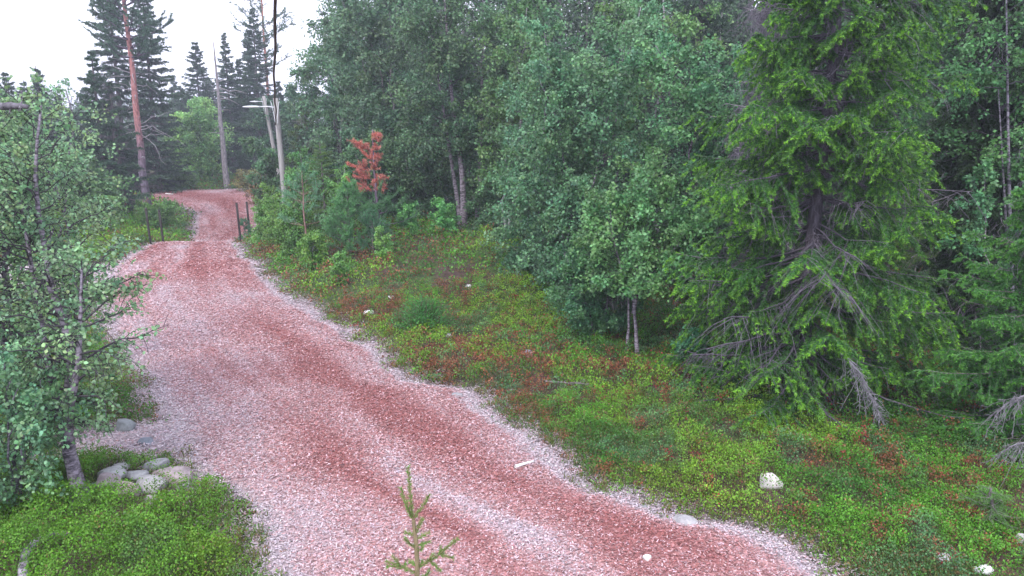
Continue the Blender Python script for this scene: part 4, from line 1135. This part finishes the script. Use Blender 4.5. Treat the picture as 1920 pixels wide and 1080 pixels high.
# ================================================================== ROCKS, STICKS
import bmesh
def rock(px, py, wpx, hpx, label, col=(.5, .49, .5), seed=0, group=None, sink=.35, deep=1.0, rz=0.0, name='rock', cat='rock', dz=0.0):
    x, y, z = G(px, py + hpx * .3)
    dep = y * math.cos(PITCH) + (CAMZ - z) * math.sin(PITCH)
    w = wpx / F * dep; hh = hpx / F * dep
    bm = bmesh.new(); bmesh.ops.create_icosphere(bm, subdivisions=4, radius=1.0)
    rr_ = np.random.default_rng(seed + 300); planes = [(Vector(rr_.normal(size=3)).normalized(), rr_.uniform(.58, .85)) for _ in range(9)]
    o3 = Vector((seed * 3.7, seed * 1.3, seed * 7.1))
    if w < .9 and 'white' not in label: col = tuple(np.array(col) * .68)
    for v in bm.verts:
        c = v.co.copy()
        n = mnoise.noise(c * .8 + o3) * .26 + mnoise.noise(c * 2.2 + o3) * .07 + mnoise.noise(c * 7 + o3) * .025
        c *= 1 + n
        for (pn, pdist) in planes:
            q_ = c.dot(pn) - pdist
            if q_ > 0: c -= pn * q_ * .85
        c.x = math.copysign(abs(c.x) ** .85, c.x); c.z = math.copysign(min(abs(c.z), .78 + .1 * n), c.z)
        v.co = Vector((c.x * w * .5, c.y * w * .38 * deep, c.z * hh * .68))
    me = bpy.data.meshes.new(name); bm.to_mesh(me); bm.free()
    me.polygons.foreach_set('use_smooth', np.ones(len(me.polygons), bool))
    at = me.attributes.new('tint', 'FLOAT_COLOR', 'POINT')
    at.data.foreach_set('color', np.tile(np.array([*col, 1.0], np.float32), len(me.vertices)))
    me.materials.append(M_rock)
    o = bpy.data.objects.new(name, me); C.objects.link(o)
    o.location = (x, y, z + hh * .75 * (1 - sink * 1.2) * .6 + dz); o.rotation_euler = (0, 0, rz)
    tag(o, label, cat, group)
    return o
for r_ in ROCKS: rock(*r_[:-1], **r_[-1])

def stick(p0, p1, r, col, label, name='stick', wob=.01, twigs=0, seed=0, lift=.02):
    a = Acc(); rng = np.random.default_rng(seed)
    A_, B_ = np.array(G(*p0)), np.array(G(*p1)); A_[2] += lift; B_[2] += lift
    u = np.linspace(0, 1, 9)[:, None]; P = (B_ - A_) * u
    P += rng.normal(size=P.shape) * wob * np.array([1, 1, .4])
    tubes(a, P, r * np.linspace(1, .55, 9), 7, col)
    for k in range(twigs):
        i = rng.integers(1, 8); d = norm(rng.normal(size=3) * np.array([1, 1, .3]) + np.array([0, 0, .25])) * rng.uniform(.1, .3)
        tubes(a, np.stack([P[i], P[i] + d * .5 + np.array([0, 0, .02]), P[i] + d]), [r * .4, r * .3, r * .15], 4, col)
    o = a.build(name, M_twig, loc=tuple(A_)); tag(o, label, 'stick')
    return o
stick((966, 887), (1000, 877), .022, (.78, .77, .75), 'bright white peeled stick at the right side of the trail', lift=.075, wob=.004)
stick((1020, 733), (1105, 738), .012, (.22, .19, .2), 'dark forked twig lying on the moss below the pale birch stems', twigs=9, seed=3, lift=.14)
stick((1290, 671), (1330, 671), .02, (.45, .4, .38), 'short pale broken stick on the moss left of the ragged spruce', lift=.16, seed=4)
stick((312, 377), (327, 378), .035, (.6, .58, .56), 'pale curved stick at the trail bend', name='stick', lift=.4, seed=5, twigs=3)
stick((1690, 668), (1740, 640), .010, (.4, .4, .4), 'thin pale dead branch across the moss right of the ragged spruce', lift=.3, seed=6, twigs=8, wob=.02)

# ================================================================== HAZE (slight haze, tinted blue and added everywhere to lift the shadows)
def haze():
    bm = bmesh.new(); bmesh.ops.create_cube(bm, size=1.0)
    me = bpy.data.meshes.new('haze'); bm.to_mesh(me); bm.free()
    o = bpy.data.objects.new('haze', me); C.objects.link(o)
    o.scale = (900, 700, 32); o.location = (0, 280, 12)
    m, nt, out = new_mat('haze')
    v = N(nt, 'ShaderNodeVolumePrincipled')
    v.inputs['Color'].default_value = (.82, .86, 1.0, 1); v.inputs['Density'].default_value = HAZE; v.inputs['Anisotropy'].default_value = .3
    nt.links.new(v.outputs[0], out.inputs['Volume'])
    me.materials.append(m); o['kind'] = 'stuff'; tag(o, 'thin cool haze in the air between the trees', 'haze')
HAZE = 0.0022
haze()
